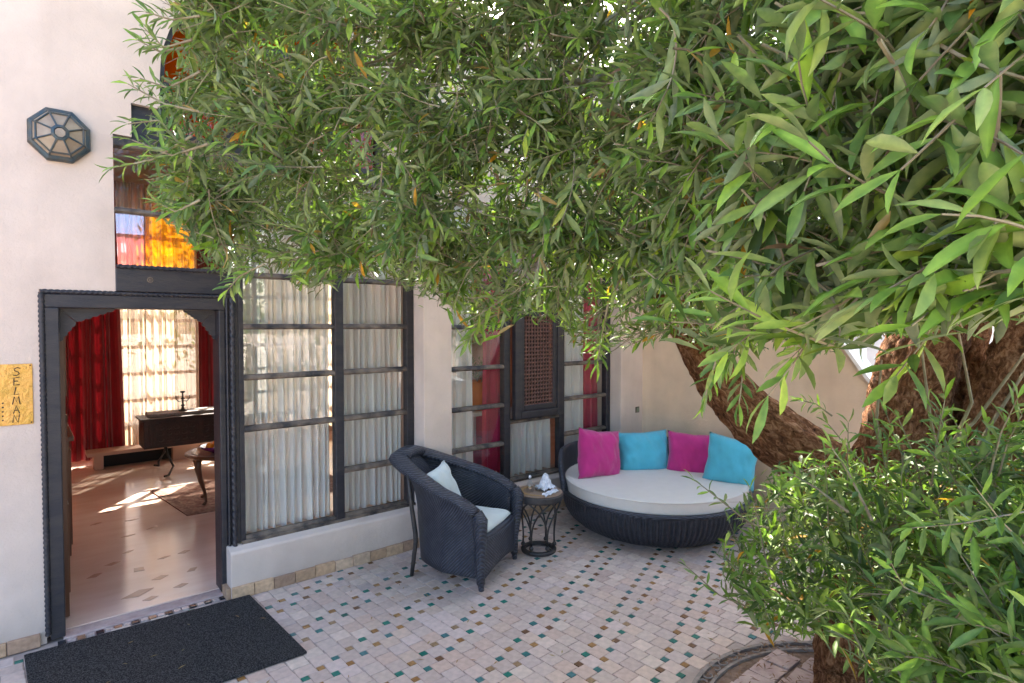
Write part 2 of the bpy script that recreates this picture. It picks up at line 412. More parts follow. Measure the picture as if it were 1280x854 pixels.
def shown(x, y):
    px_, py_, d = proj((x, y, 0))
    if d < .5 or not (-20 < px_ < 1030 and 600 < py_ < 870): return 0
    if px_ < 384 and py_ > 740 and y > 3.3 and x < 1.25: return 0
    if (x-4.73)**2 + (y-3.44)**2 < .8: return .01 / d
    if x > 2.9 and y < 1.2: return .01
    return 1 / d
stone_cols = [(.60,.49,.40),(.58,.47,.39),(.50,.37,.31),(.46,.345,.30),(.53,.40,.33),(.47,.37,.35),(.56,.44,.37),(.48,.32,.25),(.43,.34,.32),(.52,.41,.36),(.50,.39,.33),(.54,.39,.30),(.40,.27,.22)]
def tile_mb(s, h):   # tile with a small worn chamfer
    a = s/2; c = .0035 if s > .06 else .0025
    return [(-a,-a,-.010),(a,-a,-.010),(a,a,-.010),(-a,a,-.010),(-a,-a,h-.002),(a,-a,h-.002),(a,a,h-.002),(-a,a,h-.002),(-a+c,-a+c,h),(a-c,-a+c,h),(a-c,a-c,h),(-a+c,a-c,h)], \
        [(0,1,5,4),(1,2,6,5),(2,3,7,6),(3,0,4,7),(4,5,9,8),(5,6,10,9),(6,7,11,10),(7,4,8,11),(8,9,10,11)]
def lay(items, size, colf, name, m, key):
    items = sorted(items, key=key, reverse=True)
    shapes = {}
    for n_, it in enumerate(items):
        c, jit = colf(it)
        if n_ < 300:
            k = rnd.randrange(24)
            kk = (k, it[2] if len(it) > 2 else 0)
            if kk not in shapes:
                v, f = tile_mb(size, 0); me = bpy.data.meshes.new(name); me.from_pydata(v, [], f); me.materials.append(m); flat_col(me, c); shapes[kk] = me
            o = link(name, shapes[kk], patio, (it[0], it[1], rnd.uniform(-.0012, .0012)))
            o.rotation_euler = (rnd.uniform(-.006,.006), rnd.uniform(-.006,.006), TROT + rnd.choice((0,1,2,3))*PI/2 + rnd.uniform(-.02,.02))
    rest = items[300:]
    mb = MB(); cols = []
    v0, f0 = tile_mb(size, 0)
    for it in rest:
        c, jit = colf(it); dz = rnd.uniform(-.0012,.0012)
        ca, sa = math.cos(TROT + rnd.uniform(-.02,.02)), math.sin(TROT)
        mb.add([(it[0]+v[0]*ca-v[1]*sa, it[1]+v[0]*sa+v[1]*ca, v[2]+dz) for v in v0], f0)
        cols += [(*c, 1)] * (len(f0)*4)
    me = bpy.data.meshes.new(name + 's'); me.from_pydata(mb.v, [], mb.f); me.materials.append(m); set_col(me, cols)
    o = link(name + 's', me, patio); o['kind'] = 'stuff'
def stonec(it):
    b = rnd.choice(stone_cols); k = rnd.uniform(.92, 1.12); return tuple(min(.75, (x*.55+.45*y)*k) for x, y in zip(b, (.55,.445,.38))), 0
def glazec(it):
    if it[2] == 0: b = rnd.choice([(.016,.13,.10),(.025,.16,.12),(.012,.10,.085),(.045,.15,.14),(.07,.17,.17)])
    else: b = rnd.choice([(.27,.14,.05),(.20,.10,.045),(.32,.18,.07),(.16,.085,.045),(.30,.20,.11)])
    return b, 0
lay(bigs, TA-.0028, stonec, 'stone_tile', M['tile'], lambda b: shown(b[0], b[1]))
lay(smalls, TB-.002, glazec, 'glazed_tile', M['glaze'], lambda b: shown(b[0], b[1]))

# ================================================================ TREE PIT
pitr = thing('tree_pit', 'round tree pit edged with iron scrollwork and paved in worn pink stone', 'tree pit', (PIT[0], PIT[1], 0))
part('soil_bed', MB().lathe([(.01,-.05),(PIT[2]-.01,-.05),(PIT[2]-.01,.004),(.01,.004)], 48, (PIT[0],PIT[1],0)), M['soil'], pitr)
part('rim', MB().lathe([(PIT[2]-.012,-.02),(PIT[2]+.012,-.02),(PIT[2]+.012,.020),(PIT[2]-.012,.020),(PIT[2]-.012,-.02)], 96, (PIT[0],PIT[1],0), cap=False), M['ring'], pitr)
part('rim_inner', MB().lathe([(PIT[2]-.085,-.02),(PIT[2]-.068,-.02),(PIT[2]-.068,.020),(PIT[2]-.085,.020),(PIT[2]-.085,-.02)], 96, (PIT[0],PIT[1],0), cap=False), M['ring'], pitr)
sc_mb = MB()
for k in range(62):
    a = 2*PI*k/62; r0 = PIT[2]-.040; c = (PIT[0]+r0*math.cos(a), PIT[1]+r0*math.sin(a))
    pts = []
    sg = 1 if k % 2 else -1
    for q in range(14):
        t = q/13*1.6*PI; rr = .030*(1-q/13*.65)
        lx, ly = rr*math.cos(t), sg*rr*math.sin(t)*1.3
        pts.append((c[0]+lx*math.cos(a)-ly*math.sin(a), c[1]+lx*math.sin(a)+ly*math.cos(a), .015))
    sc_mb.tube(pts, .0045, 5)
o = part('scrollwork', sc_mb, M['ring'], pitr); o['kind'] = 'stuff'
for i in range(-5, 6):
    for j in range(-5, 6):
        s = .165; cx, cy = PIT[0] + i*s + (j % 2)*s/2, PIT[1] + j*s
        if math.hypot(cx-PIT[0], cy-PIT[1]) < PIT[2]-.15 and math.hypot(cx-3.66, cy-1.0) > .12:
            g = s/2-.006; mb = MB()
            q = [(cx+sx*g+rnd.uniform(-.008,.008), cy+sy*g+rnd.uniform(-.008,.008)) for sx, sy in ((-1,-1),(1,-1),(1,1),(-1,1))]
            part('paver', mb.prism(q, 'z', -.03, .016+rnd.uniform(-.004,.006)), M['paver'], pitr, bev=.004)
lit = MB()
for k in range(1300):
    a = rnd.uniform(0, 2*PI); r = PIT[2]*math.sqrt(rnd.random()); x, y = PIT[0]+r*math.cos(a), PIT[1]+r*math.sin(a); z = .026+rnd.random()*.008
    d = rnd.uniform(0, PI); l = rnd.uniform(.015,.03); wv = l*.16
    ux, uy = math.cos(d), math.sin(d)
    lit.add([(x-ux*l,y-uy*l,z),(x-uy*wv,y+ux*wv,z+.004),(x+ux*l,y+uy*l,z+.002),(x+uy*wv,y-ux*wv,z+.003)], [(0,1,2,3)])
lo = part('fallen_leaves', lit, M['litter'], None); tag(lo, 'dry brown fallen leaves scattered over the pink paving of the tree pit', 'leaf litter', kind='stuff')

fl_ = MB()
for k in range(150):
    x, y = rnd.uniform(.3, 5.2), rnd.uniform(1.4, 4.3)
    if inpit(x, y): continue
    d = rnd.uniform(0, 2*PI); l = rnd.uniform(.014,.028); wv = l*.22; z = .0195 if (x < 1.3 and y > 3.3) else .003
    ux, uy = math.cos(d), math.sin(d)
    fl_.add([(x-ux*l,y-uy*l,z),(x-uy*wv,y+ux*wv,z+.003),(x+ux*l,y+uy*l,z+.001),(x+uy*wv,y-ux*wv,z+.002)], [(0,1,2,3)])
fo = part('fallen_leaves', fl_, mat('yellowing_fallen_leaf', (.26,.22,.06), .7, base2=(.3,.14,.06), vscale=2), None); tag(fo, 'few small yellowing leaves dropped on the tiled patio and door mat', 'leaf litter', kind='stuff')
# ================================================================ HOUSE FACADE
WF = 4.52
house = thing('house', 'plastered house with arched stained glass opening and dark wooden window walls', 'house', (0, WF, 0))
arc = [(1.56 - .83*math.cos(t), 3.6 + .9*math.sin(t)) for t in np.linspace(0, PI, 25)]
outline = [(-7,0),(.08,0),(.08,2.17),(.463,2.17),(.463,3.18),(.565,3.18),(.565,3.40),(.73,3.40)] + arc + [(2.39,3.40),(2.555,3.40),(2.555,3.18),(2.657,3.18),(2.657,4.95),(-7,4.95)]
def ngon_prism(name, poly, y0, y1, m, parent):
    bm = bmesh.new()
    vs = [bm.verts.new((p[0], y0, p[1])) for p in poly]; f = bm.faces.new(vs)
    r = bmesh.ops.extrude_face_region(bm, geom=[f]); bmesh.ops.translate(bm, verts=[g for g in r['geom'] if isinstance(g, bmesh.types.BMVert)], vec=(0, y1-y0, 0))
    bmesh.ops.triangulate(bm, faces=bm.faces); bmesh.ops.recalc_face_normals(bm, faces=bm.faces)
    me = bpy.data.meshes.new(name); bm.to_mesh(me); bm.free(); me.materials.append(m)
    if parent: me.transform(Matrix.Translation(-root_off(parent)))
    return link(name, me, parent)
ngon_prism('wall', outline, WF, WF+.26, M['wall'], house)
part('pilaster', MB().box(2.657, 2.95, 4.338, 4.80, 0, 4.95), M['wall'], house, bev=.008)
part('pilaster', MB().box(5.325, 6.4, 4.343, 4.80, 0, 4.95), M['wall'], house, bev=.008)
part('wall', MB().box(2.95, 5.325, WF-.02, 4.80, 3.12, 4.95), M['wall'], house)
part('wall', MB().box(6.4, 11, WF, 4.80, 0, 4.95), M['wall'], house)
# plinth walls under the windows with a sloping plaster top
def plinth(x0, x1):
    poly = [(4.402, 0), (4.402, .318), (4.412, .332), (4.492, .352), (4.80, .352), (4.80, 0)]
    part('plinth', MB().prism(poly, 'x', x0, x1), M['wall'], house, bev=.006)
plinth(1.10, 2.657); plinth(2.95, 5.325)
# row of bejmat tiles at the foot of the walls
def base_row(x0, x1, yf, h=.082, d=.03):
    x = x0
    while x < x1 - .03:
        wv = min(rnd.uniform(.135, .165), x1 - x)
        mb = MB().box(x+.002, x+wv-.002, yf-d+rnd.uniform(-.003,.003), yf-.0005, 0, h+rnd.uniform(-.006,.004))
        o = part('base_tile', mb, M['bejmat'], house, bev=.004)
        k = rnd.uniform(.8,1.15); c = rnd.choice([(.46,.29,.17),(.50,.33,.20),(.40,.25,.16),(.52,.36,.24)]); flat_col(o.data, tuple(v*k for v in c))
        x += wv
base_row(1.10, 2.657, 4.402); base_row(2.657, 2.95, 4.338); base_row(2.95, 5.325, 4.402); base_row(5.325, 5.73, 4.343)
base_row(-1.6, .08, WF, h=.075)
for k in range(2):   # side return by the door
    o = part('base_tile', MB().box(1.070, 1.0995, 4.405+k*.075, 4.475+k*.075, 0, .08), M['bejmat'], house, bev=.004); flat_col(o.data, (.42,.27,.17))
# roof, floor and other walls of the room (they hold the light of the interior)
part('roof', MB().box(-7, 11, 4.80, 10.6, 4.6, 4.93), M['wall'], house)
part('inner_wall', MB().box(-.35, -.06, 4.80, 10.2, 0, 4.6), M['inwall'], house)
part('inner_wall', MB().box(8.5, 8.7, 4.80, 10.2, 0, 4.6), M['inwall'], house)
BW = 10.2
part('ceiling', MB().box(-.06, 8.5, 4.80, BW, 4.45, 4.55), M['inwall'], house)
part('inner_wall', MB().box(-.06, .55, BW, BW+.3, 0, 4.6), M['inwall'], house)
part('inner_wall', MB().box(.55, 4.6, BW, BW+.3, 0, .42), M['inwall'], house)
part('inner_wall', MB().box(.55, 4.6, BW, BW+.3, 3.75, 4.6), M['inwall'], house)
part('inner_wall', MB().box(2.15, 2.45, BW, BW+.3, .42, 3.75), M['inwall'], house)
part('inner_wall', MB().box(4.6, 8.5, BW, BW+.3, 0, 4.6), M['inwall'], house)
part('cornice', MB().box(-.06, 8.5, BW-.08, BW, 3.86, 3.98), M['chip'], house)
struct('room_floor', MB().box(-.06, 8.5, 4.62, BW, -.10, .018), M['marble'])
rf = bpy.data.objects['room_floor']
for k, (px_, py_, l, wv, a) in enumerate([(172,742,.11,.05,.3),(188,748,.05,.03,.1),(173,712,.05,.05,.8),(200,722,.06,.035,.2),(226,732,.05,.03,.1),(140,705,.06,.03,.2),(160,690,.05,.02,.4),(205,697,.05,.02,.2),(160,670,.06,.02,.2),(190,660,.05,.02,.3),(135,640,.07,.03,.2),(165,650,.06,.02,0),(230,690,.05,.03,.2),(118,720,.06,.03,.5),(120,655,.05,.02,.3),(240,712,.05,.03,.6)]):
    c = at_z(px_, py_, .018); ca, sa = math.cos(a), math.sin(a)
    q = [(c[0]+x*ca-y*sa, c[1]+x*sa+y*ca) for x, y in ((-l,0),(-l*.2,-wv*1.2),(l,-.1*wv),(l*.3,wv))]
    part('marble_inlay', MB().prism(q, 'z', .0, .0205), M['chip'], rf)
part('doorstep', MB().box(.16, 1.075, 4.50, 4.62, -.05, .012), M['paver'], rf, bev=.005)
for k in range(20):
    o = part('threshold_tile', MB().box(.13+k*.048, .13+k*.048+.040, 4.455, 4.495, -.01, .004), M['glaze'], rf)
    flat_col(o.data, [(.03,.03,.035),(.5,.42,.38),(.35,.2,.12),(.5,.42,.38)][k % 4 if k < 14 else (0 if k % 2 else 1)])

# ================================================================ DOOR FRAME
def rope(p0, p1, r, name, parent, m, pitch=.035, n=10):
    p0, p1 = Vector(p0), Vector(p1); L_ = (p1-p0).length; t = (p1-p0).normalized(); u = t.orthogonal().normalized(); b = t.cross(u)
    ns = max(8, int(L_/.006)); P = []
    for k in range(n):
        row = []
        for i in range(ns+1):
            z = L_*i/ns; th = 2*PI*k/n
            rr = r*(.58+.42*abs(math.cos(th*1 + PI*z/pitch)))
            row.append(p0 + t*z + (u*math.cos(th)+b*math.sin(th))*rr)
        P.append(row)
    return part(name, MB().grid(P, True), m, parent, smooth=True)
door = thing('door_frame', 'dark wooden doorway frame with rope mouldings and scalloped corners', 'door frame', (.6, 4.6, 0))
part('jamb', MB().box(.098, .172, 4.515, 4.76, 0.013, 2.06), M['wood'], door, bev=.006)
part('jamb', MB().box(1.070, 1.112, 4.515, 4.70, 0.013, 2.06), M['wood'], door, bev=.006)
part('head', MB().box(.098, 1.112, 4.515, 4.76, 2.06, 2.145), M['wood'], door, bev=.006)
rope((.088,4.514,.05),(.088,4.514,2.15), .018, 'rope_moulding', door, M['wood'], .03)
rope((.085,4.518,2.157),(1.125,4.518,2.157), .016, 'rope_moulding', door, M['wood'], .03)
rope((1.120,4.500,.12),(1.120,4.500,2.15), .011, 'rope_moulding', door, M['wood'], .022)
rope((1.152,4.488,.12),(1.152,4.488,2.15), .020, 'rope_moulding', door, M['wood'], .05)
part('outer_board', MB().box(1.113, 1.195, 4.505, 4.62, .36, 2.17), M['wood'], door)
def bracket(sx, x0, H, V):
    s = []
    def scal(a, b, n):
        out = []
        for i in range(n):
            t0, t1 = i/n, (i+1)/n
            p = np.array(a)*(1-t0)+np.array(b)*t0; q = np.array(a)*(1-t1)+np.array(b)*t1
            mid = (p+q)/2; nrm = np.array([-(q-p)[1], (q-p)[0]]); 
            for k in range(5):
                t = k/5; out.append(tuple(p*(1-t)+q*t + nrm*.22*math.sin(PI*t)))
        return out
    hz = [(0,0),(H,0)] + scal((H,-.004),(.095,-.080),5) + [(.088,-.085)]
    vt = [(0,0),(.085,-.087)] + scal((.085,-.090),(.0,-V),4) + [(0,-V)]
    for poly in (hz, vt):
        q = [(x0+sx*p[0], 2.058+p[1]) for p in poly]
        y0 = 4.60 if poly is hz else 4.603
        part('corner_bracket', MB().prism(q, 'y', y0, y0+.03), M['wood'], door)
bracket(1, .174, .29, .21); bracket(-1, 1.068, .20, .21)
part('lintel', MB().box(.463, 1.225, 4.505, 4.66, 2.172, 2.325), M['wood'], door, bev=.005)
rope((.466,4.50,2.332),(1.225,4.50,2.332), .016, 'rope_moulding', door, M['wood'], .035)
c = at_y(188, 350, 4.50)
em = MB()
em.tube([(c[0]+.016*math.cos(t), 4.503, c[2]+.016*math.sin(t)) for t in np.linspace(0, 2*PI, 17)], .0035, 6, cap=False)
em.tube([(c[0]+.006*math.cos(t), 4.503, c[2]+.006*math.sin(t)) for t in np.linspace(0, 2*PI, 11)], .003, 6, cap=False)
part('rosette', em, M['woodw'], door)
leafd = thing('door_leaf', 'reddish brown wooden door leaf standing open inside the doorway', 'door', (.18, 4.78, 0))
dpn = part('panel', MB().box(.172, .205, 4.77, 5.55, .03, 2.03), M['brown'], leafd, bev=.004)
for z0, z1 in ((.15,.75),(.88,1.35),(1.48,1.95)):
    part('raised_field', MB().box(.204, .216, 4.87, 5.45, z0, z1), M['brown'], dpn, bev=.005)

# ================================================================ WINDOWS
def bar_box(x0, x1, y0, y1, z0, z1): return MB().box(x0, x1, y0, y1, z0, z1)
def window_wall(root, stiles, bars, panes, zb, zt, y=4.5, dp=.075):
    for x0, x1 in stiles:
        part('stile', bar_box(x0, x1, y, y+dp, zb, zt), M['wood'], root, bev=.006)
    for x0, x1, z0, z1 in bars:
        P = [(y+.008, z0), (y+.000, z0+.010), (y+.004, z1-.014), (y+.018, z1), (y+dp-.01, z1), (y+dp-.01, z0)]
        part('glazing_bar', MB().prism(P, 'x', x0, x1), M['woodw'], root, bev=.003)
    for x0, x1, z0, z1, gm in panes:
        part('pane', MB().box(x0+.001, x1-.001, y+.038, y+.041, z0+.001, z1-.001), M[gm], root)
w1 = thing('window_wall', 'large black window of small panes between the doorway and the pilaster', 'window', (1.9, 4.5, .35))
ZT = 3.10
BH = .043
st = [(1.196,1.232),(1.926,2.0),(2.585,2.655)]
zs_l = [.352,1.163,1.545,1.920,2.30,2.68]; zs_r = [.352,.735,1.163,1.545,1.920,2.30,2.68]
bars = [(1.232,1.926,z,z+BH) for z in zs_l] + [(2.0,2.585,z,z+BH) for z in zs_r] + [(.465,1.196,2.68,2.715),(.465,2.655,ZT,ZT+.07)]
panes = []
for zs, x0, x1 in ((zs_l,1.232,1.926),(zs_r,2.0,2.585)):
    zz = zs + [ZT]
    for a, b in zip(zz[:-1], zz[1:]): panes.append((x0, x1, a+BH, b, 'glass'))
panes += [(.47,1.196,2.35,2.68,'glass'),(.47,1.196,2.715,ZT,'glass')]
window_wall(w1, st, bars, panes, .354, ZT)
# sill bar of worn wood
part('sill', MB().box(1.196, 2.655, 4.478, 4.50, .345, .372), M['woodw'], w1, bev=.006)
# upper arch: radiating frame with orange panes
fan = thing('arched_fanlight', 'dark arched fanlight with orange glass half hidden by olive leaves', 'window', (1.56, 4.56, 3.17))
part('frame', MB().box(.47, 2.65, 4.56, 4.62, 3.172, 3.27), M['wood'], fan)
for r0, r1 in ((.80,.86),(.36,.41)):
    P = [[(1.56-r*math.cos(t), yy, 3.6+r*1.08*math.sin(t)) for r, yy in ((r0,4.55),(r1,4.55),(r1,4.62),(r0,4.62),(r0,4.55))] for t in np.linspace(0, PI, 25)]
    part('arch_rib', MB().grid(P), M['wood'], fan)
for x0, x1 in ((.70,.79),(2.33,2.42),(1.15,1.2),(1.92,1.97)):
    part('frame', MB().box(x0, x1, 4.555, 4.625, 3.27, 3.6), M['wood'], fan)
part('frame', MB().box(.565, .70, 4.56, 4.62, 3.27, 3.40), M['wood'], fan); part('frame', MB().box(2.42, 2.555, 4.56, 4.62, 3.27, 3.40), M['wood'], fan)
for k in range(6):
    t0, t1 = PI*k/6+.04, PI*(k+1)/6-.04
    P = [[(1.56-r*math.cos(t), 4.59, 3.6+r*1.08*math.sin(t)) for r in (.41,.80)] for t in np.linspace(t0, t1, 6)]
    part('pane', MB().grid(P), M['glass_orange'], fan)
    t = PI*(k)/6
    if k: part('spoke', MB().tube([(1.56-.38*math.cos(t),4.59,3.6+.38*1.08*math.sin(t)),(1.56-.81*math.cos(t),4.59,3.6+.81*1.08*math.sin(t))], .025, 6), M['wood'], fan)
for x0, x1 in ((.79,1.15),(1.2,1.92),(1.97,2.33)):
    part('pane', MB().box(x0, x1, 4.588, 4.591, 3.27, 3.6), M['glass_orange'], fan)

w2 = thing('window_wall', 'black window wall with central lattice casement behind the small table and sofa', 'window', (4.1, 4.5, .35))
st = [(2.951,2.985),(3.695,3.775),(4.475,4.552),(5.25,5.322)]
zl = [.352,.735,1.125,1.515,1.912,2.30,2.68]; zr = zl
bars = [(2.985,3.695,z,z+BH) for z in zl] + [(4.552,5.25,z-.012,z+BH-.012) for z in zr[1:]] + [(4.552,5.25,.352,.395),(3.775,4.475,.352,.385),(2.951,5.322,ZT,ZT+.07),(3.775,4.475,2.19,2.23),(3.775,4.475,.945,.985)]
panes = []
for x0, x1 in ((2.985,3.695),(4.552,5.25)):
    zz = zl + [ZT]
    for a, b in zip(zz[:-1], zz[1:]): panes.append((x0, x1, a+BH, b-.012, 'glass'))
panes += [(3.775,4.475,.385,.945,'glass'),(3.775,4.475,2.23,ZT,'glass')]
window_wall(w2, st, bars, panes, .354, ZT)
part('sill', MB().box(3.775, 4.475, 4.465, 4.50, .352, .376), M['woodw'], w2, bev=.006)
# lattice casement
cs = thing('lattice_casement', 'dark framed wooden lattice shutter set in the middle of the right window', 'shutter', (4.13, 4.47, .99))
for a, b, c_, d in ((3.79,3.87,.99,2.18),(4.39,4.47,.99,2.18),(3.87,4.39,.99,1.07),(3.87,4.39,2.10,2.18)):
    part('frame', MB().box(a, b, 4.435, 4.50, c_, d), M['wood'], cs, bev=.01)
for a, b, c_, d in ((3.87,3.925,1.07,2.10),(4.335,4.39,1.07,2.10),(3.925,4.335,1.07,1.125),(3.925,4.335,2.045,2.10)):
    part('inner_frame', MB().box(a, b, 4.452, 4.50, c_, d), M['wood'], cs, bev=.008)
lat = MB(); sp = .041
nx, nz = 10, 23
for i in range(nx+1):
    x = 3.925 + i*.41/nx
    for j in range(nz*1):
        z = 1.125 + j*.92/nz
        lat.tube([(x,4.478,z),(x,4.478,z+.008),(x,4.478,z+.02),(x,4.478,z+.032),(x,4.478,z+.04)], [.008,.012,.005,.012,.008], 5, cap=False)
for j in range(nz+1):
    z = 1.125 + j*.92/nz
    for i in range(nx):
        x = 3.925 + i*.041
        lat.tube([(x,4.478,z),(x+.0205,4.478,z),(x+.041,4.478,z)], [.012,.0045,.012], 5, cap=False)
o = part('lattice', lat, M['lattice'], cs); o['kind'] = 'stuff'
part('backing_board', MB().box(3.925, 4.335, 4.52, 4.53, 1.125, 2.045), M['carved'], cs)

# ================================================================ CURTAINS
def curtain(name, label, x0, x1, z0, z1, y, m, folds=8, amp=.03, seed=0, group=None, flare=0):
    r_ = random.Random(seed); n = max(30, folds*12); P = []
    ph = [r_.uniform(0, 6.28) for _ in range(4)]
    xw = []
    for i in range(n+1):
        u = i/n; x = x0+(x1-x0)*u
        row = []
        for j in range(9):
            v = j/8; z = z1+(z0-z1)*v
            w_ = math.sin(u*folds*2*PI+ph[0]+1.8*math.sin(u*7+ph[1])) 
            w_ = math.copysign(abs(w_)**.6, w_)
            yy = y + amp*w_*(.55+.45*v) + amp*.4*math.sin(u*folds*3.3*PI+ph[2])
            xx = x + .012*math.sin(v*3+u*20+ph[3]) + flare*v*(u-.5)
            row.append((xx, yy, z + (.006*math.sin(u*40) if j == 8 else 0)))
        P.append(row)
    o = part(name, MB().grid(P), m, None, smooth=True)
    return tag(o, label, 'curtain', group)
curtain('sheer_curtain', 'white voile curtain behind the left half of the large window', 1.225, 1.95, .37, 3.1, 4.66, M['sheer'], 12, .035, 1)
curtain('sheer_curtain', 'white voile curtain behind the right half of the large window next to the pilaster', 1.99, 2.60, .37, 3.1, 4.66, M['sheer'], 11, .035, 2)
X5 = lambda px_, Y=4.66: float(at_y(px_, 500, Y)[0])
curtain('sheer_curtain', 'narrow white voile curtain just right of the tall pilaster', 2.97, X5(588), .37, 3.1, 4.64, M['sheer'], 4, .025, 3)
curtain('red_curtain', 'dark red curtain seen through the panes left of the lattice shutter', X5(601,4.85), X5(627,4.85), .40, 3.1, 4.80, M['crimson'], 3, .03, 4)
curtain('sheer_curtain', 'white voile curtain below the lattice shutter', 3.78, 4.47, .38, 1.1, 4.63, M['sheer'], 7, .03, 5)
curtain('sheer_curtain', 'narrow white voile curtain beside the red one, right of the lattice shutter', 4.55, X5(727), .38, 3.1, 4.64, M['sheer'], 4, .02, 6)
curtain('red_curtain', 'red curtain behind the panes above the pink cushion', X5(727,4.72), 5.34, .38, 3.1, 4.70, M['crimson'], 4, .03, 7)
curtain('red_curtain', 'full red curtain hanging inside left of the bright far window', .42, 1.02, .10, 4.0, 9.82, M['redcurtain'], 6, .05, 8, flare=.12)
curtain('red_curtain', 'red curtain inside the room, seen at the right side of the doorway', 2.03, 2.44, .10, 4.0, 9.82, M['redcurtain'], 4, .05, 9)
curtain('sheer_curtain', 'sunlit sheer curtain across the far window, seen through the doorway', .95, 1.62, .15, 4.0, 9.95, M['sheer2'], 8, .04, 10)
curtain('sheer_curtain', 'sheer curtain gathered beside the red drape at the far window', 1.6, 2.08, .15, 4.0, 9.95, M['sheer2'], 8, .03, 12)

# ================================================================ FAR WINDOW
fw = thing('far_window', 'bright far window with dark bars and coloured glass at the top inside the room', 'window', (1.35, BW, .42))
for x in (.55, .98, 1.42, 2.09): part('stile', MB().box(x, x+.06, BW+.02, BW+.09, .42, 3.75), M['wood'], fw)
fz = [.42,.80,1.20,1.60,2.0,2.4,2.75,3.25,3.69]
for x0, x1 in ((.61,.98),(1.04,1.42),(1.48,2.09)):
    for i, z in enumerate(fz):
        part('glazing_bar', MB().box(x0, x1, BW+.025, BW+.085, z, z+.05), M['wood'], fw)
    for i, (a, b) in enumerate(zip(fz[:-1], fz[1:])):
        gm = 'glass' if i < 6 else {.61:('glass_pink','glass_blue'),1.04:('glass_pink','glass_blue'),1.48:('glass_amber','glass_amber')}[x0][i-6]
        part('pane', MB().box(x0, x1, BW+.05, BW+.053, a+.05, b), M[gm], fw)
fw2 = thing('far_window', 'second far window whose panes throw the sun patches on the floor', 'window', (3.5, BW, .42))
for x in (2.45, 2.95, 3.5, 4.05, 4.54): part('stile', MB().box(x, x+.06, BW+.02, BW+.09, .42, 3.75), M['wood'], fw2)
for x0, x1 in ((2.51,2.95),(3.01,3.5),(3.56,4.05),(4.11,4.54)):
    for z in fz: part('glazing_bar', MB().box(x0, x1, BW+.025, BW+.085, z, z+.05), M['wood'], fw2)
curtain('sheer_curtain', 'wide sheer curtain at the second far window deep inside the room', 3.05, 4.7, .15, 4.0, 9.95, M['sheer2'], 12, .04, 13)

# ================================================================ ROOM FURNITURE
bn = thing('low_bench', 'low pale masonry bench with a dark recess below the far curtains', 'bench', (1.5, 9.6, 0))
part('seat', MB().box(.62, 2.5, 9.45, 9.78, .20, .25), M['inwall'], bn, bev=.005)
part('block', MB().box(.70, .80, 9.47, 9.76, .018, .20), M['inwall'], bn); part('block', MB().box(1.62, 2.45, 9.47, 9.76, .018, .20), M['inwall'], bn)
part('recess', MB().box(.80, 1.62, 9.62, 9.76, .018, .199), M['ink'], bn)  # black block stands in for the shade inside the opening
ch = thing('wooden_chest', 'plain brown wooden cabinet just inside the doorway against the left wall', 'cabinet', (.1, 6.4, 0))
part('body', MB().box(-.05, .28, 6.05, 6.9, .02, .99), M['brown'], ch, bev=.006)
part('top', MB().box(-.055, .31, 6.01, 6.94, .99, 1.03), M['brown'], ch, bev=.006)
part('door', MB().box(.28, .292, 6.10, 6.45, .1, .9), M['brown'], ch, bev=.004); part('door', MB().box(.28, .292, 6.47, 6.83, .1, .9), M['brown'], ch, bev=.004)
cb = thing('carved_chest', 'dark carved wooden chest on thin curved iron legs inside the room', 'chest', (1.6, 8.8, .36))
cbx = part('box', MB().box(1.15, 2.3, 8.62, 9.05, .37, .73), M['carved'], cb, bev=.008)
for x0, x1 in ((1.18,1.25),(1.25,1.78),(1.82,2.28)):
    part('carved_panel', MB().box(x0+.02, x1-.02, 8.605, 8.62, .42, .69), M['carved'], cbx, bev=.006)
cv = MB()
for cx0 in (1.52, 2.05):
    for a in range(5):
        for b in range(3):
            cxx, czz = cx0-.18+a*.09, .48+b*.075
            cv.tube([(cxx+.032*math.cos(t), 8.602, czz+.028*math.sin(t)) for t in np.linspace(0, 2*PI, 9)], .006, 5, cap=False)
o = part('carving', cv, M['carved'], cb); o['kind'] = 'stuff'
part('top', MB().box(1.12, 2.33, 8.60, 9.08, .73, .755), M['carved'], cb)
for x in (1.42, 2.15):
    for s in (-1, 1):
        part('leg', MB().tube([(x, 8.8, .37),(x, 8.8+s*.1, .26),(x-.05*s, 8.8+s*.22, .12),(x-.03, 8.8+s*.34, .035),(x-.08, 8.8+s*.38, .04)], .014, 6), M['iron'], cb, smooth=True)
rn = part('table_runner', MB().box(1.22, 2.3, 8.72, 9.02, .757, .80), mat('grey_lace_cloth', (.38,.34,.31), .9, base2=(.25,.22,.2), vscale=40, bump=.4), None, bev=.01)
tag(rn, 'folded grey patterned cloth lying on top of the carved chest', 'cloth')
ca = thing('candelabrum', 'small dark turned metal candlestick standing in front of the chest', 'candlestick', (1.50, 8.72, .80))
cc = at_y(231, 515, 8.68)
cst = part('stem', MB().lathe([(.05,.0),(.055,.012),(.02,.03),(.012,.06),(.03,.075),(.012,.09),(.010,.15),(.028,.165),(.01,.18),(.01,.24),(.03,.25),(.035,.262),(.012,.27)], 12, (cc[0], 8.80, .802)), M['iron'], ca, smooth=True)
for s in (-1, 1):
    part('arm', MB().tube([(cc[0],8.80,.94),(cc[0]+s*.05,8.80,.93),(cc[0]+s*.08,8.80,.97),(cc[0]+s*.08,8.80,1.01)], .007, 6), M['iron'], cst, smooth=True)
rt = thing('round_side_table', 'round glazed side table on curved wooden legs inside the doorway', 'table', (1.72, 6.95, 0))
part('tabletop', MB().lathe([(.01,.535),(.40,.535),(.42,.55),(.42,.565),(.40,.575),(.01,.575)], 40, (1.72,6.95,0)), M['brown'], rt, smooth=False)
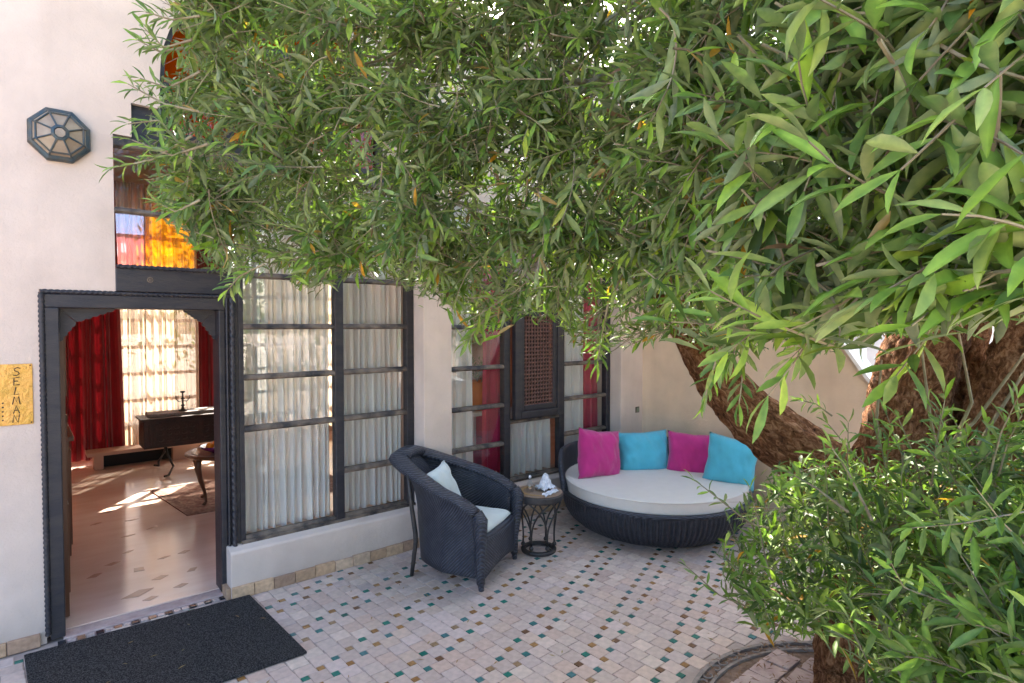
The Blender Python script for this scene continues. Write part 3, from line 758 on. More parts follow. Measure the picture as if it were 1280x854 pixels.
part('glass_inset', MB().lathe([(.01,.576),(.36,.576),(.36,.580),(.01,.580)], 40, (1.72,6.95,0)), mat('smoky_mirror', (.30,.22,.16), .08, spec=.8), rt)
for a in (2.4, 3.55, 5.3, .6):
    cxx, cyy = 1.72, 6.95; pts = []
    for r, z in ((.34,.55),(.36,.44),(.33,.30),(.28,.16),(.27,.06),(.30,.03)): pts.append((cxx+r*math.cos(a), cyy+r*math.sin(a), z))
    part('leg', MB().tube(pts, [.03,.034,.024,.015,.013,.02], 8), M['brown'], rt, smooth=True)
bw = thing('fruit_bowl', 'purple glass bowl of orange fruit on the round side table', 'bowl', (1.55, 6.85, .58))
part('bowl', MB().lathe([(.05,.581),(.06,.59),(.13,.62),(.17,.66),(.16,.66),(.12,.63),(.02,.60)], 24, (1.58,6.83,0)), mat('purple_glaze', (.18,.02,.10), .25), bw, smooth=True)
for k, (dx, dy, dz) in enumerate(((0,0,.665),(.07,.02,.66),(-.07,-.01,.655),(.01,.07,.66),(0,-.08,.655),(.03,0,.72))):
    part('orange', MB().lathe([(.001,-.038),(.02,-.033),(.034,-.018),(.039,0),(.034,.018),(.02,.033),(.001,.038)], 12, (1.58+dx, 6.83+dy, dz), cap=False), M['fruit'], bw, smooth=True)
rg = thing('patterned_rug', 'worn reddish patterned rug under the round side table', 'rug', (1.9, 7.2, .02))
def quadz(p, z0, z1): return MB().prism(p, 'z', z0, z1)
part('pile', quadz([(1.10,7.85),(1.24,6.58),(3.0,6.45),(3.0,7.9)], .0185, .028), M['rug'], rg)
part('border', quadz([(1.10,7.85),(1.24,6.58),(1.33,6.575),(1.19,7.85)], .0285, .030), M['rugborder'], rg)
part('border', quadz([(1.33,6.575),(3.0,6.45),(3.0,6.53),(1.32,6.66)], .0285, .030), M['rugborder'], rg)
sf = thing('pink_sofa', 'magenta sofa seen through the low panes behind the armchair', 'sofa', (3.9, 5.3, 0))
part('seat', MB().box(3.55, 4.5, 5.1, 5.9, .1, .55), M['pinksofa'], sf, bev=.05)
part('backrest', MB().box(4.3, 4.55, 5.1, 5.9, .55, .95), M['pinksofa'], sf, bev=.05)
sd = thing('white_side_table', 'small white table carrying the orange pot inside the right window', 'table', (3.6, 5.05, 0))
part('tabletop', MB().box(3.50, 3.98, 4.95, 5.4, .98, 1.02), M['white_wall'], sd, bev=.006)
for x in (3.53, 3.95):
    for y in (4.98, 5.37): part('leg', MB().box(x-.02, x+.02, y-.02, y+.02, .02, .98), M['white_wall'], sd)
pc = at_y(598, 488, 5.1)
pt = thing('orange_pot_plant', 'orange pot with a small green plant seen through the window panes', 'potted plant', (pc[0], 5.1, 1.02))
part('pot', MB().lathe([(.10,1.022),(.14,1.12),(.165,1.34),(.15,1.34),(.12,1.15)], 24, (pc[0],5.12,0)), M['orange'], pt, smooth=True)

# ================================================================ WALL LAMP
LC = np.array([.192, 0, 3.105])
lamp = thing('wall_lamp', 'octagonal blue metal wall lamp with eight dusty panes above the door', 'lamp', (.192, WF, 3.105))
def octp(r, y, k, rot_=PI/8): return (LC[0]+r*math.cos(rot_+k*PI/4), y, LC[2]+r*math.sin(rot_+k*PI/4)*1.02)
def oct_ring(prof): return MB().grid([[octp(r, y, k) for r, y in prof] for k in range(8)], True)
part('backplate', oct_ring([(.001,WF-.012),(.165,WF-.012),(.165,WF-.002),(.001,WF-.002)]), M['blue_iron'], lamp)
part('rim', oct_ring([(.165,WF-.012),(.165,WF-.03),(.158,WF-.045),(.145,WF-.05),(.138,WF-.05),(.138,WF-.012)]), M['blue_iron'], lamp)
hub = part('hub', oct_ring([(.048,WF-.085),(.048,WF-.098),(.032,WF-.102),(.028,WF-.095),(.001,WF-.095)]), M['blue_iron'], lamp)
part('hub_glass', oct_ring([(.001,WF-.097),(.027,WF-.097)]), M['lampglass'], hub)
for k in range(8):
    q = [octp(.122,WF-.068,k), octp(.122,WF-.068,k+1), octp(.047,WF-.090,k+1), octp(.047,WF-.090,k)]
    bk = [(p[0], p[1]+.004, p[2]) for p in q]
    part('pane', MB().add(q+bk, [(0,1,2,3),(7,6,5,4),(0,4,5,1),(1,5,6,2),(2,6,7,3),(3,7,4,0)]), M['lampglass'], lamp)
    q = [octp(.139,WF-.048,k), octp(.139,WF-.048,k+1), octp(.124,WF-.068,k+1), octp(.124,WF-.068,k)]
    part('side_pane', MB().add(q+[(p[0],p[1]+.006,p[2]) for p in q], [(0,1,2,3),(7,6,5,4),(0,4,5,1),(2,6,7,3)]), M['lampglass'], lamp)
    part('rib', MB().tube([octp(.14,WF-.05,k), octp(.124,WF-.071,k), octp(.045,WF-.094,k)], .0055, 6), M['blue_iron'], lamp)
    part('rib', MB().tube([octp(.124,WF-.070,k), octp(.124,WF-.070,k+1)], .0055, 6), M['blue_iron'], lamp)

# ================================================================ BRASS PLAQUE
plq = thing('brass_plaque', 'hammered brass name plaque with vertical black lettering left of the door', 'sign', (-.03, WF, 1.54))
ppl = part('plate', MB().box(-.125, .040, WF-.008, WF-.002, 1.36, 1.722), M['brass'], plq, bev=.002)
for xx in (-.116, .030):
    for zz in (1.37, 1.712): part('screw', MB().lathe([(.0005,0),(.004,0),(.003,.003),(.0005,.004)], 8), M['ink'], plq, world=False).matrix_local = Matrix.Translation(Vector((xx+.03, -.008, zz-1.54))) @ Matrix.Rotation(PI/2, 4, 'X')
GL = {'S': [[(1,.9),(.6,1),(.2,.85),(.3,.6),(.7,.45),(.85,.2),(.5,0),(.05,.08)]],
      'E': [[(.9,1),(.2,.92),(.15,0),(.9,.05)],[(.15,.5),(.7,.52)]],
      'L': [[(.45,1),(.2,0),(.8,.08)]],
      'M': [[(0,0),(.25,1),(.5,.35),(.8,1),(.95,0)]],
      'A': [[(.1,0),(.5,1),(.9,0)],[(.28,.42),(.75,.42)]],
      'N': [[(.05,0),(.2,1),(.7,0),(.9,1)]]}
cell = [('S',472),('E',484),('L',496),('M',509),('A',518),('N',533)]
for ch_, py_ in [('S',464.5),('E',476.5),('L',488.5),('M',500.5),('A',512),('N',523)]:
    c = at_y(20.5, py_, WF)
    hh, ww = .046, .036
    mb = MB()
    for stroke in GL[ch_]:
        mb.tube([(c[0]-ww/2+u*ww, WF-.009, c[2]-hh/2+v*hh) for u, v in stroke], .0028, 5)
    part('letter', mb, M['ink'], ppl)
for k in range(5):
    c = at_y(3.5, 504+k*5.4, WF)
    part('dot', MB().box(c[0]-.004, c[0]+.004, WF-.0095, WF-.007, c[2]-.004, c[2]+.004), M['ink'], plq)

sw = thing('wall_socket', 'tiny weathered outdoor socket on the pilaster above the turquoise cushion', 'socket', (5.63, 4.343, .94))
part('plate', MB().box(5.595, 5.66, 4.331, 4.342, .905, .975), M['woodw'], sw, bev=.003)
part('cover', MB().box(5.605, 5.65, 4.322, 4.331, .915, .965), mat('greenish_plastic', (.2,.22,.14), .5), sw, bev=.004)

# ================================================================ RIGHT PARAPET WALL
pw = thing('parapet_wall', 'tan plastered side wall with a white sloping coping behind the sofa', 'wall', (5.73, 3, 0))
top = [(4.343,2.75),(3.0,2.72),(2.75,2.62),(2.5,2.36),(2.3,2.06),(2.12,1.79),(1.90,1.47),(1.7,1.22),(1.4,1.02),(.8,.95),(-.8,.95)]
def yz_prism(name, poly, x0, x1, m, parent, bev=0):
    bm = bmesh.new(); f = bm.faces.new([bm.verts.new((x0, p[0], p[1])) for p in poly])
    r = bmesh.ops.extrude_face_region(bm, geom=[f]); bmesh.ops.translate(bm, verts=[g for g in r['geom'] if isinstance(g, bmesh.types.BMVert)], vec=(x1-x0,0,0))
    bmesh.ops.triangulate(bm, faces=bm.faces); bmesh.ops.recalc_face_normals(bm, faces=bm.faces)
    me = bpy.data.meshes.new(name); bm.to_mesh(me); bm.free(); me.materials.append(m); me.transform(Matrix.Translation(-root_off(parent)))
    return link(name, me, parent)
yz_prism('wall', [(4.343,0)] + top + [(-.8,0)], 5.733, 5.95, M['wall2'], pw)
cop = [(y, z) for y, z in top] + [(y, z+.05) for y, z in reversed(top)]
yz_prism('coping', cop, 5.70, 5.98, M['coping'], pw)
# columns and white wall of the terrace beyond
for k, (px_, d) in enumerate(((1228,7.6),(1252,7.9),(1075,8.5))):
    c = at_d(px_, 430, d)
    colm = thing('white_column', ['slender white column seen between the olive trunks','second white column close behind the first between the trunks','white column rising behind the sloping parapet'][k], 'column', (c[0], c[1], 0))
    part('shaft', MB().lathe([(.11,0),(.11,.08),(.085,.12),(.08,2.9),(.11,3.0),(.13,3.1)], 20, (c[0], c[1], 0)), M['white_wall'], colm, smooth=False)
    part('base', MB().box(c[0]-.14, c[0]+.14, c[1]-.14, c[1]+.14, -.02, .06), M['white_wall'], colm)
tw = thing('terrace_wall', 'pale white wall of the terrace beyond the parapet', 'wall', (11, 1, 0))
part('wall', MB().box(10.5, 10.7, -6, 4.5, 0, 2.3), M['white_wall'], tw)
part('coping', MB().box(10.45, 10.75, -6, 4.5, 2.3, 2.38), M['coping'], tw)

# ================================================================ DOOR MAT
q = [tuple(at_z(*p)[:2]) for p in ((30,822),(312,746),(384,818))]
q.append((q[0][0]+q[2][0]-q[1][0], q[0][1]+q[2][1]-q[1][1]))
dm = part('door_mat', MB().prism(q, 'z', .004, .018), M['doormat'], None, bev=.004)
tag(dm, 'dark grey speckled door mat lying in front of the doorway', 'door mat')
for k, (px_, py_) in enumerate(((342,800),(322,762),(168,838))):
    pass

# ================================================================ ARMCHAIR
chr_ = thing('wicker_armchair', 'black wicker tub armchair with rolled rim in front of the pilaster', 'armchair', (2.683, 3.788, 0), math.radians(27))
# plan outline of the rim: U from left front, around the back, to right front (front is -y)
def rim_pt(t):   # t in 0..1
    a = PI * (1 - t)            # PI..0
    s = abs(2*t-1)              # 1 at the arm fronts, 0 at the back
    x = -.355*math.copysign(1, .5-t) * (min(1, (2*abs(t-.5))*1.35))**.62 if abs(t-.5) > 1e-6 else 0
    y = .51 - .80*max(0, (s-.18)/.82)**1.25
    z = .90 - .27*(1-(1-s)**1.2)**1.5
    if s > .82: z -= .05*((s-.82)/.18)**2
    return Vector((x, y, z))
N = 60
rim = [rim_pt(i/N) for i in range(N+1)]
def base_pt(t, z0=.09):
    p = rim_pt(t); s = abs(2*t-1)
    return Vector((p.x*.91, p.y*.62-.01 if p.y > 0 else p.y*.93-.01, z0))
def wick(name, mb, sub=0, smooth=True, th=0):
    o = part(name, mb, M['black_wicker'], chr_, smooth=smooth, world=False)
    if th: s_ = o.modifiers.new('t', 'SOLIDIFY'); s_.thickness = th; s_.offset = 0
    return o
P = []
for i in range(N+1):
    a, b = rim[i], base_pt(i/N); row = []
    for j in range(13):
        v = j/12; s = abs(2*i/N-1); p = a.lerp(b, v)
        vh = v*s + (1-(1-v)**3.2)*(1-s); q = a.lerp(b, vh); p = Vector((q.x, q.y, p.z))
        bul = math.sin(PI*v)*.012
        out = Vector((p.x, p.y-.0, 0)).normalized()
        row.append(p + out*(-.035*math.sin(PI*min(1, v*1.6))*(1-v)) )
    P.append(row)
wick('shell', MB().grid(P), th=.022)
# rolled rim: flattened thick tube
rr = []
for i in range(N+1):
    s = abs(2*i/N-1); rr.append(.050 + .020*(1-s))
mb = MB(); n_ = 12; pts = rim
for i, p in enumerate(pts):
    t = (pts[min(i+1,N)]-pts[max(i-1,0)]).normalized(); upv = Vector((0,0,1)); side = t.cross(upv).normalized(); nn = side.cross(t).normalized()
    for k in range(n_):
        a = 2*PI*k/n_; mb.v.append(tuple(p + side*math.cos(a)*rr[i]*1.3 + nn*math.sin(a)*rr[i]*.62))
for i in range(N):
    for k in range(n_):
        a = i*n_+k; b = i*n_+(k+1)%n_; mb.f.append((a,b,b+n_,a+n_))
mb.f.append(tuple(range(n_))); mb.f.append(tuple(N*n_+k for k in reversed(range(n_))))
wick('rim', mb)
# arm fronts: posts wrapped in cane flaring to the feet
for sx in (-1, 1):
    top_ = rim[0] if sx < 0 else rim[-1]
    x = top_.x
    ap = wick('arm_post', MB().tube([(x, top_.y-.0, top_.z), (x, top_.y-.035, top_.z-.05), (x*.97, top_.y-.03, .40), (x*.90, top_.y-.015, .2), (x*.90, top_.y-.02, .05)], [.050,.056,.048,.038,.031], 12))
    part('foot', MB().tube([(x*.90, top_.y-.02, .055),(x*.90, top_.y-.025, 0)], [.024,.020], 10), M['black_wicker'], ap, world=False)
    part('back_leg', MB().tube([(sx*.34, .30, .80),(sx*.315, .285, .55),(sx*.295,.265,.34),(sx*.29,.265,.27),(sx*.295,.30,.0)], [.016,.017,.019,.018,.016], 8), M['iron'], chr_, world=False, smooth=True)
# front apron with arched lower edge
fy = rim[0].y - .02; P = []
for i in range(25):
    u = i/24*2-1; x = u*.325
    zb = .055 + .085*(1-abs(u)**2.2)
    P.append([(x, fy-.035*(1-u*u)-.0, .36-(.36-zb)*v/8) for v in range(9)])
wick('apron', MB().grid(P), th=.02)
P = []
for i in range(25):
    u = i/24*2-1; P.append([(u*.33, fy-.035*(1-u*u), .36), (u*.33, fy-.020*(1-u*u)+.02, .368), (u*.29, .17*(1-abs(u)**4), .365)])
wick('seat_deck', MB().grid(P), th=.01)
# seat cushion
def cushion(cx, cy, cz, sx, sy, th, name, m, parent, powr=4, rz=0, puff=.25, world=False, pinch=.0, mtx=None, n=18):
    mb = MB(); P = []
    for side in (1, -1):
        P = []
        for i in range(n+1):
            row = []
            for j in range(n+1):
                u, v = i/n*2-1, j/n*2-1
                e = (1-abs(u)**powr)*(1-abs(v)**powr)
                h = th/2*(max(0, e))**.55
                k = 1 - pinch*(1-abs(u*v))*(.5*(abs(u)**3+abs(v)**3))
                row.append((u*sx/2*k, v*sy/2*k, side*h))
            P.append(row)
        mb.grid(P)
    me = mb.mesh(name, m, True)
    bm = bmesh.new(); bm.from_mesh(me); bmesh.ops.remove_doubles(bm, verts=bm.verts, dist=.0008); bmesh.ops.recalc_face_normals(bm, faces=bm.faces)
    for v in bm.verts:
        nz = noise.noise(Vector(v.co)*8 + Vector((cx*7, cy*5, cz*3)))
        nz2 = noise.noise(Vector((v.co.x*26+v.co.y*9, v.co.y*8, cz*9+v.co.z)))
        v.co.z += (nz*.022 + nz2*.012) * puff
    bm.to_mesh(me); bm.free(); me.shade_smooth()
    o = link(name, me, parent)
    if mtx is not None: o.matrix_local = mtx
    else: o.location = (cx, cy, cz); o.rotation_euler = (0, 0, rz)
    return o
cushion(0, -.085, .405, .53, .46, .10, 'seat_cushion', M['palepillow'], chr_, 5)
tp = Matrix.Translation(chr_.location) @ Matrix.Rotation(chr_.rotation_euler.z, 4, 'Z')
cush = cushion(0, 0, 0, .36, .36, .12, 'throw_pillow', M['palepillow'], None, 3, puff=1, pinch=.12,
        mtx=tp @ Matrix.Translation((-.03, .16, .64)) @ Matrix.Rotation(math.radians(68), 4, 'X') @ Matrix.Rotation(math.radians(8), 4, 'Z'))
tag(cush, 'pale throw pillow leaning against the back of the wicker armchair', 'pillow')

# ================================================================ SIDE TABLE
TX, TY = 3.385, 3.655
tb = thing('small_round_table', 'small round table on interlaced iron arches beside the armchair', 'table', (TX, TY, 0))
part('base_ring', MB().lathe([(.118,.004),(.150,.004),(.153,.02),(.148,.032),(.118,.032),(.118,.004)], 36, (TX,TY,0), cap=False), M['iron'], tb)
part('apron', MB().lathe([(.19,.455),(.205,.455),(.212,.47),(.212,.505),(.20,.514),(.01,.514)], 40, (TX,TY,0), cap=False), M['iron'], tb)
part('tabletop', MB().lathe([(.01,.515),(.200,.515),(.203,.519),(.198,.522),(.01,.522)], 40, (TX,TY,0)), mat('wood_inlay_top', (.20,.13,.09), .5, base2=(.30,.22,.16), vscale=12, bump=.3), tb)
part('inlay_ring', MB().lathe([(.135,.5222),(.160,.5222),(.160,.5245),(.135,.5245),(.135,.5222)], 40, (TX,TY,0), cap=False), mat('amber_inlay', (.33,.20,.07), .4), tb)
nl = 6
for k in range(nl):
    a0 = 2*PI*k/nl + .35
    part('ball', MB().lathe([(.001,-.02),(.014,-.015),(.02,0),(.014,.015),(.001,.02)], 12, (TX+.135*math.cos(a0), TY+.135*math.sin(a0), .062), cap=False), M['iron'], tb, smooth=True)
    part('ball', MB().lathe([(.001,-.018),(.013,-.013),(.018,0),(.013,.013),(.001,.018)], 12, (TX+.137*math.cos(a0), TY+.137*math.sin(a0), .022), cap=False), M['iron'], tb, smooth=True)
    for s in (-1, 1):
        pts = []
        for q in range(13):
            v = q/12; a = a0 + s*(2*PI/nl)*.98*max(0, (v-.15)/.85)**2.0
            r = .135 + .060*v**1.5 - .012*math.sin(PI*v)
            pts.append((TX+r*math.cos(a), TY+r*math.sin(a), .08+.38*v))
        part('arch_rod', MB().tube(pts, .0075, 7), M['iron'], tb, smooth=True)
gl = thing('glass_carafe', 'small clear glass bottle on the left of the little round table', 'bottle', (TX-.07, TY+.02, .5225))
gbd = part('body', MB().lathe([(.001,.0),(.032,0),(.035,.01),(.032,.05),(.022,.08),(.012,.095),(.012,.115),(.017,.12)], 16, (TX-.075, TY+.03, .523), cap=False), M['clear'], gl, smooth=True)
part('stopper', MB().lathe([(.001,.112),(.010,.114),(.014,.125),(.010,.138),(.001,.142)], 12, (TX-.075, TY+.03, .523), cap=False), M['napkin'], gbd, smooth=True)
g2 = thing('glass_tumbler', 'clear glass ashtray between the bottle and the napkin on the small table', 'ashtray', (TX+.0, TY+.05, .5225))
part('body', MB().lathe([(.001,.004),(.04,.0),(.055,.035),(.05,.036),(.036,.01),(.001,.008)], 16, (TX+.01, TY-.0, .5235), cap=False), M['clear'], g2, smooth=True)
def crumple(name, c, pts, m, label, cat, parent=None):
    bm = bmesh.new(); n = 12
    vs = [[None]*(n+1) for _ in range(n+1)]
    return
nk = MB(); n = 16; P = []
for i in range(n+1):
    row = []
    for j in range(n+1):
        u, v = i/n-.5, j/n-.5
        r = math.hypot(u, v)
        z = .13*max(0, 1-r*2.4)**.8 + .018*abs(math.sin(u*13+v*7)) + .015*abs(math.sin(v*17-u*5))
        row.append((TX+.075+u*.15+.02*v, TY-.005+v*.14, .526+z))
    P.append(row)
nk.grid(P)
nn = part('cloth_napkin', nk, M['napkin'], None); nn.modifiers.new('t','SOLIDIFY').thickness = .003
tag(nn, 'crumpled white patterned napkin standing in a peak on the small table', 'napkin')
fl = MB(); P = []
for i in range(13):
    row = []
    for j in range(7):
        u, v = i/12-.5, j/6-.5
        row.append((TX+.02+u*.20+v*.02, TY-.125+v*.07+.05*u, .527+.012*abs(math.sin(u*9+v*4))))
    P.append(row)
fl.grid(P); nn = part('folded_napkin', fl, M['napkin'], None); nn.modifiers.new('t','SOLIDIFY').thickness = .006
tag(nn, 'flat folded white napkin at the near edge of the small table', 'napkin')

# ================================================================ ROUND DAYBED
DX, DY, DR = 4.73, 3.44, .90
db = thing('round_daybed', 'round black wicker daybed with cream mattress in the patio corner', 'daybed', (DX, DY, 0))
prof = [(.62,.025),(.69,.02),(.75,.05),(.815,.11),(.858,.18),(.884,.26),(.893,.335)]
NR = 240
P = []
for k in range(NR*2):
    a = 2*PI*k/(NR*2); row = []
    for r, z in prof:
        rr_ = r + (.012 if (k//2) % 2 else -.006)*(1 if .05 < z < .33 else .3)
        row.append((DX+rr_*math.cos(a), DY+rr_*math.sin(a), z))
    P.append(row)
part('basket', MB().grid(P, True), mat('wicker_ribs', (.016,.018,.026), .42, base2=(.04,.04,.05), vscale=12, bump=.8, bscale=55, stretch=(1,1,3), spec=.6), db)
part('base_ring', MB().lathe([(.58,0),(.62,0),(.62,.04),(.58,.04),(.58,0)], 60, (DX,DY,0), cap=False), M['black_wicker'], db)
P = []
for k in range(181):
    a = 2*PI*k/180; row = []
    for q in range(9):
        b = 2*PI*q/8; rr_ = .020*(1+.15*math.sin(a*180+q))
        row.append((DX+(.893+rr_*math.cos(b))*math.cos(a), DY+(.893+rr_*math.cos(b))*math.sin(a), .345+rr_*math.sin(b)))
    P.append(row)
part('rim', MB().grid(P), M['black_wicker'], db, smooth=True)
part('deck', MB().lathe([(.01,.33),(.88,.33),(.88,.352),(.01,.352)], 60, (DX,DY,0)), M['black_wicker'], db)
mtr = part('mattress', MB().lathe([(.01,.353),(.855,.353),(.868,.362),(.868,.450),(.862,.462),(.84,.468),(.40,.474),(.01,.474)], 96, (DX,DY,0)), M['cushion'], db, smooth=False, bev=0)
part('piping', MB().lathe([(.860,.455),(.870,.452),(.877,.459),(.870,.468),(.860,.465),(.860,.455)], 96, (DX,DY,0), cap=False), M['cushion'], mtr, smooth=True)
part('button', MB().lathe([(.001,.478),(.012,.478),(.014,.474)], 12, (DX-.05,DY-.1,0), cap=False), M['cushion'], mtr)
# backrest: curved woven wall behind
P = []; P2 = []
A0, A1 = math.radians(-45), math.radians(150)
nb = 170
for i in range(nb+1):
    u = i/nb; a = A0+(A1-A0)*u
    ht = .33*min(1, math.sin(PI*u)*2.6)**.6
    row = []
    for q in range(8):
        v = q/7; r = .885 + .03*v + (.004 if i % 2 else -.003)
        row.append((DX+r*math.cos(a), DY+r*math.sin(a), .34+ht*v))
    P.append(row); P2.append((DX+.915*math.cos(a), DY+.915*math.sin(a), .34+ht))
o = part('backrest', MB().grid(P), M['black_wicker'], db); o.modifiers.new('t','SOLIDIFY').thickness = .03
part('backrest_rim', MB().tube(P2, .026, 10), M['black_wicker'], db, smooth=True)
# cushions: centre pixel, turn, colour
def lean_pillow(px_, py_, d, m, label, lean, az, roll, size=.46, hgt=.44):
    c = at_d(px_, py_, d)
    mtx = Matrix.Translation(Vector(c)) @ Matrix.Rotation(az, 4, 'Z') @ Matrix.Rotation(PI/2-lean, 4, 'X') @ Matrix.Rotation(roll, 4, 'Z')
    o = cushion(px_, py_, d, size, hgt, .24, 'throw_pillow', M[m], None, 2.6, puff=1.3, pinch=.2, mtx=mtx, n=26)
    tag(o, label, 'pillow', 'throw pillows along the back of the daybed')
fz_ = -YAW
lean_pillow(748.5, 568, 5.78, 'magenta', 'magenta throw pillow at the far left of the daybed, beside the small table', .25, fz_+.50, -.16, .50, .50)
lean_pillow(804, 565, 6.05, 'turq', 'turquoise throw pillow between the two magenta ones', .28, fz_+.15, .03, .58, .44)
lean_pillow(867, 569, 5.95, 'magenta', 'magenta throw pillow flanked by the two turquoise ones', .30, fz_-.20, -.06, .54, .46)
lean_pillow(914, 577, 5.55, 'turq', 'turquoise throw pillow at the right end, partly behind olive sprigs', .25, fz_-.50, -.12, .48, .48)
#TREE#
# ================================================================ OLIVE TREE
def trunk_mesh(pts, radii, n=44, per=.035, amp=.16, seed=0):
    """knotty limb: dense tube with ridges and hollows"""
    pts = [Vector(p) for p in pts]
    # resample with Catmull-Rom
    out = []; rad = []
    for i in range(len(pts)-1):
        p0 = pts[max(i-1,0)]; p1 = pts[i]; p2 = pts[i+1]; p3 = pts[min(i+2,len(pts)-1)]
        k = max(2, int((p2-p1).length/per))
        for q in range(k):
            t = q/k
            out.append(.5*((2*p1)+(-p0+p2)*t+(2*p0-5*p1+4*p2-p3)*t*t+(-p0+3*p1-3*p2+p3)*t**3)); rad.append(radii[i]*(1-t)+radii[i+1]*t)
    out.append(pts[-1]); rad.append(radii[-1])
    mb = MB(); up = None; o = 0
    sv = Vector((seed*3.1, seed*1.7, seed*5.3))
    for i, p in enumerate(out):
        t = (out[min(i+1,len(out)-1)]-out[max(i-1,0)]).normalized()
        if up is None: up = t.orthogonal().normalized()
        up = (up - t*up.dot(t)).normalized(); b = t.cross(up)
        for k in range(n):
            a = 2*PI*k/n; d = up*math.cos(a)+b*math.sin(a)
            q = p + d*rad[i]
            h1 = noise.noise(d*1.6*1.0 + Vector((0,0,i*.05)) + sv)           # long flutes
            h2 = noise.noise(Vector((d.x*5, d.y*5, d.z*5+i*.10)) + sv)
            h3 = noise.noise(q*26 + sv)
            mb.v.append(tuple(q + d*rad[i]*(amp*1.5*h1 + amp*.9*h2 + .11*h3)))
    for i in range(len(out)-1):
        for k in range(n):
            a = i*n+k; b2 = i*n+(k+1)%n; mb.f.append((a,b2,b2+n,a+n))
    mb.f.append(tuple(range(n))); mb.f.append(tuple((len(out)-1)*n+k for k in reversed(range(n))))
    mb.flow = [(math.cos(2*PI*k/n)*rad[i]*.9+seed, math.sin(2*PI*k/n)*rad[i]*.9, i*per*.5) for i in range(len(out)) for k in range(n)]
    return mb
def bark_part(mb, parent):
    o = part('trunk', mb, M['bark'], parent, smooth=True)
    at_ = o.data.attributes.new('flow', 'FLOAT_VECTOR', 'POINT'); at_.data.foreach_set('vector', np.array(mb.flow, dtype=np.float32).ravel())
    return o
tree = thing('olive_tree', 'old gnarled olive tree with leaning trunks and silvery green canopy over the patio', 'tree', (4.0, 1.25, 0))
D = lambda x, y, d: tuple(at_d(x, y, d))
LIMBS = [
    ([D(1150,800,3.5), D(1110,660,3.5), D(1040,596,3.5), D(975,545,3.55), D(925,505,3.6), D(880,440,3.7), D(830,360,3.8), D(770,250,3.9), D(720,120,3.9)], [.24,.20,.17,.17,.16,.13,.11,.09,.07]),
    ([D(1115,900,3.4), D(1105,700,3.4), D(1125,560,3.4), D(1142,470,3.4), D(1165,380,3.4), D(1160,250,3.3), D(1120,100,3.2), D(1060,-60,3.0)], [.30,.27,.23,.20,.17,.15,.12,.08]),
    ([D(1190,900,3.5), D(1180,700,3.5), D(1185,560,3.5), D(1190,470,3.5), D(1200,380,3.5), D(1260,240,3.5), D(1330,80,3.5)], [.32,.28,.19,.16,.15,.13,.10]),
    ([D(1235,900,3.0), D(1250,700,3.0), D(1275,560,3.0), D(1310,430,3.0), D(1340,330,3.0), D(1420,150,3.0)], [.30,.25,.22,.20,.17,.12]),
    ([D(1150,860,3.3), D(1200,760,3.3), D(1260,660,3.2), D(1290,560,3.1)], [.36,.33,.26,.15]),
]
for i, (p, r) in enumerate(LIMBS):
    bark_part(trunk_mesh(p, r, seed=i), tree)
stem = thing('young_trunk', 'slim grey olive trunk rising at the edge of the round tree pit', 'tree', (3.62, 1.05, 0))
b0 = at_z(1052, 905, 0)
bark_part(trunk_mesh([tuple(b0-np.array([0,0,.05])), D(1050,850,3.05), D(1046,790,3.1), D(1060,700,3.2), D(1085,620,3.3)], [.15,.118,.10,.085,.06], n=30, amp=.2, seed=9), stem)

# ---- leaves (numpy, real geometry)
def leaf_template(st):
    V = []
    for t, w_, z in st:
        V += [(t, -w_, z+abs(w_)*.5), (t, 0, z), (t, w_, z+abs(w_)*.5)]
    F = []
    for i in range(len(st)-1):
        a = i*3; F += [(a, a+3, a+4, a+1), (a+1, a+4, a+5, a+2)]
    return np.array(V), np.array(F)
ST_FULL = [(0,.006,0),(.10,.035,.004),(.28,.082,.01),(.50,.108,.01),(.72,.092,-.005),(.9,.045,-.035),(1,.002,-.06)]
ST_LITE = [(0,.008,0),(.25,.075,.01),(.58,.108,.008),(.85,.06,-.02),(1,.003,-.06)]
TF = leaf_template(ST_FULL); TL = leaf_template(ST_LITE)
GREENS = np.array([(.085,.155,.035),(.065,.125,.03),(.11,.19,.035),(.055,.105,.035),(.08,.13,.05),(.13,.20,.05),(.10,.14,.06),(.05,.095,.04)])
GREENS = GREENS*np.array([1.38,1.30,.98])
def frames(axis, up):
    x = axis/np.linalg.norm(axis, axis=1, keepdims=True)
    y = np.cross(up, x); y /= (np.linalg.norm(y, axis=1, keepdims=True)+1e-9)
    z = np.cross(x, y)
    return np.stack([x, y, z], axis=2)      # columns
class Leaves:
    def __init__(s): s.p = []; s.a = []; s.u = []; s.l = []; s.c = []; s.w = []
    def add(s, p, a, u, l, c, w_=1): s.p.append(p); s.a.append(a); s.u.append(u); s.l.append(l); s.c.append(c); s.w.append(w_)
twigs_mb = {}
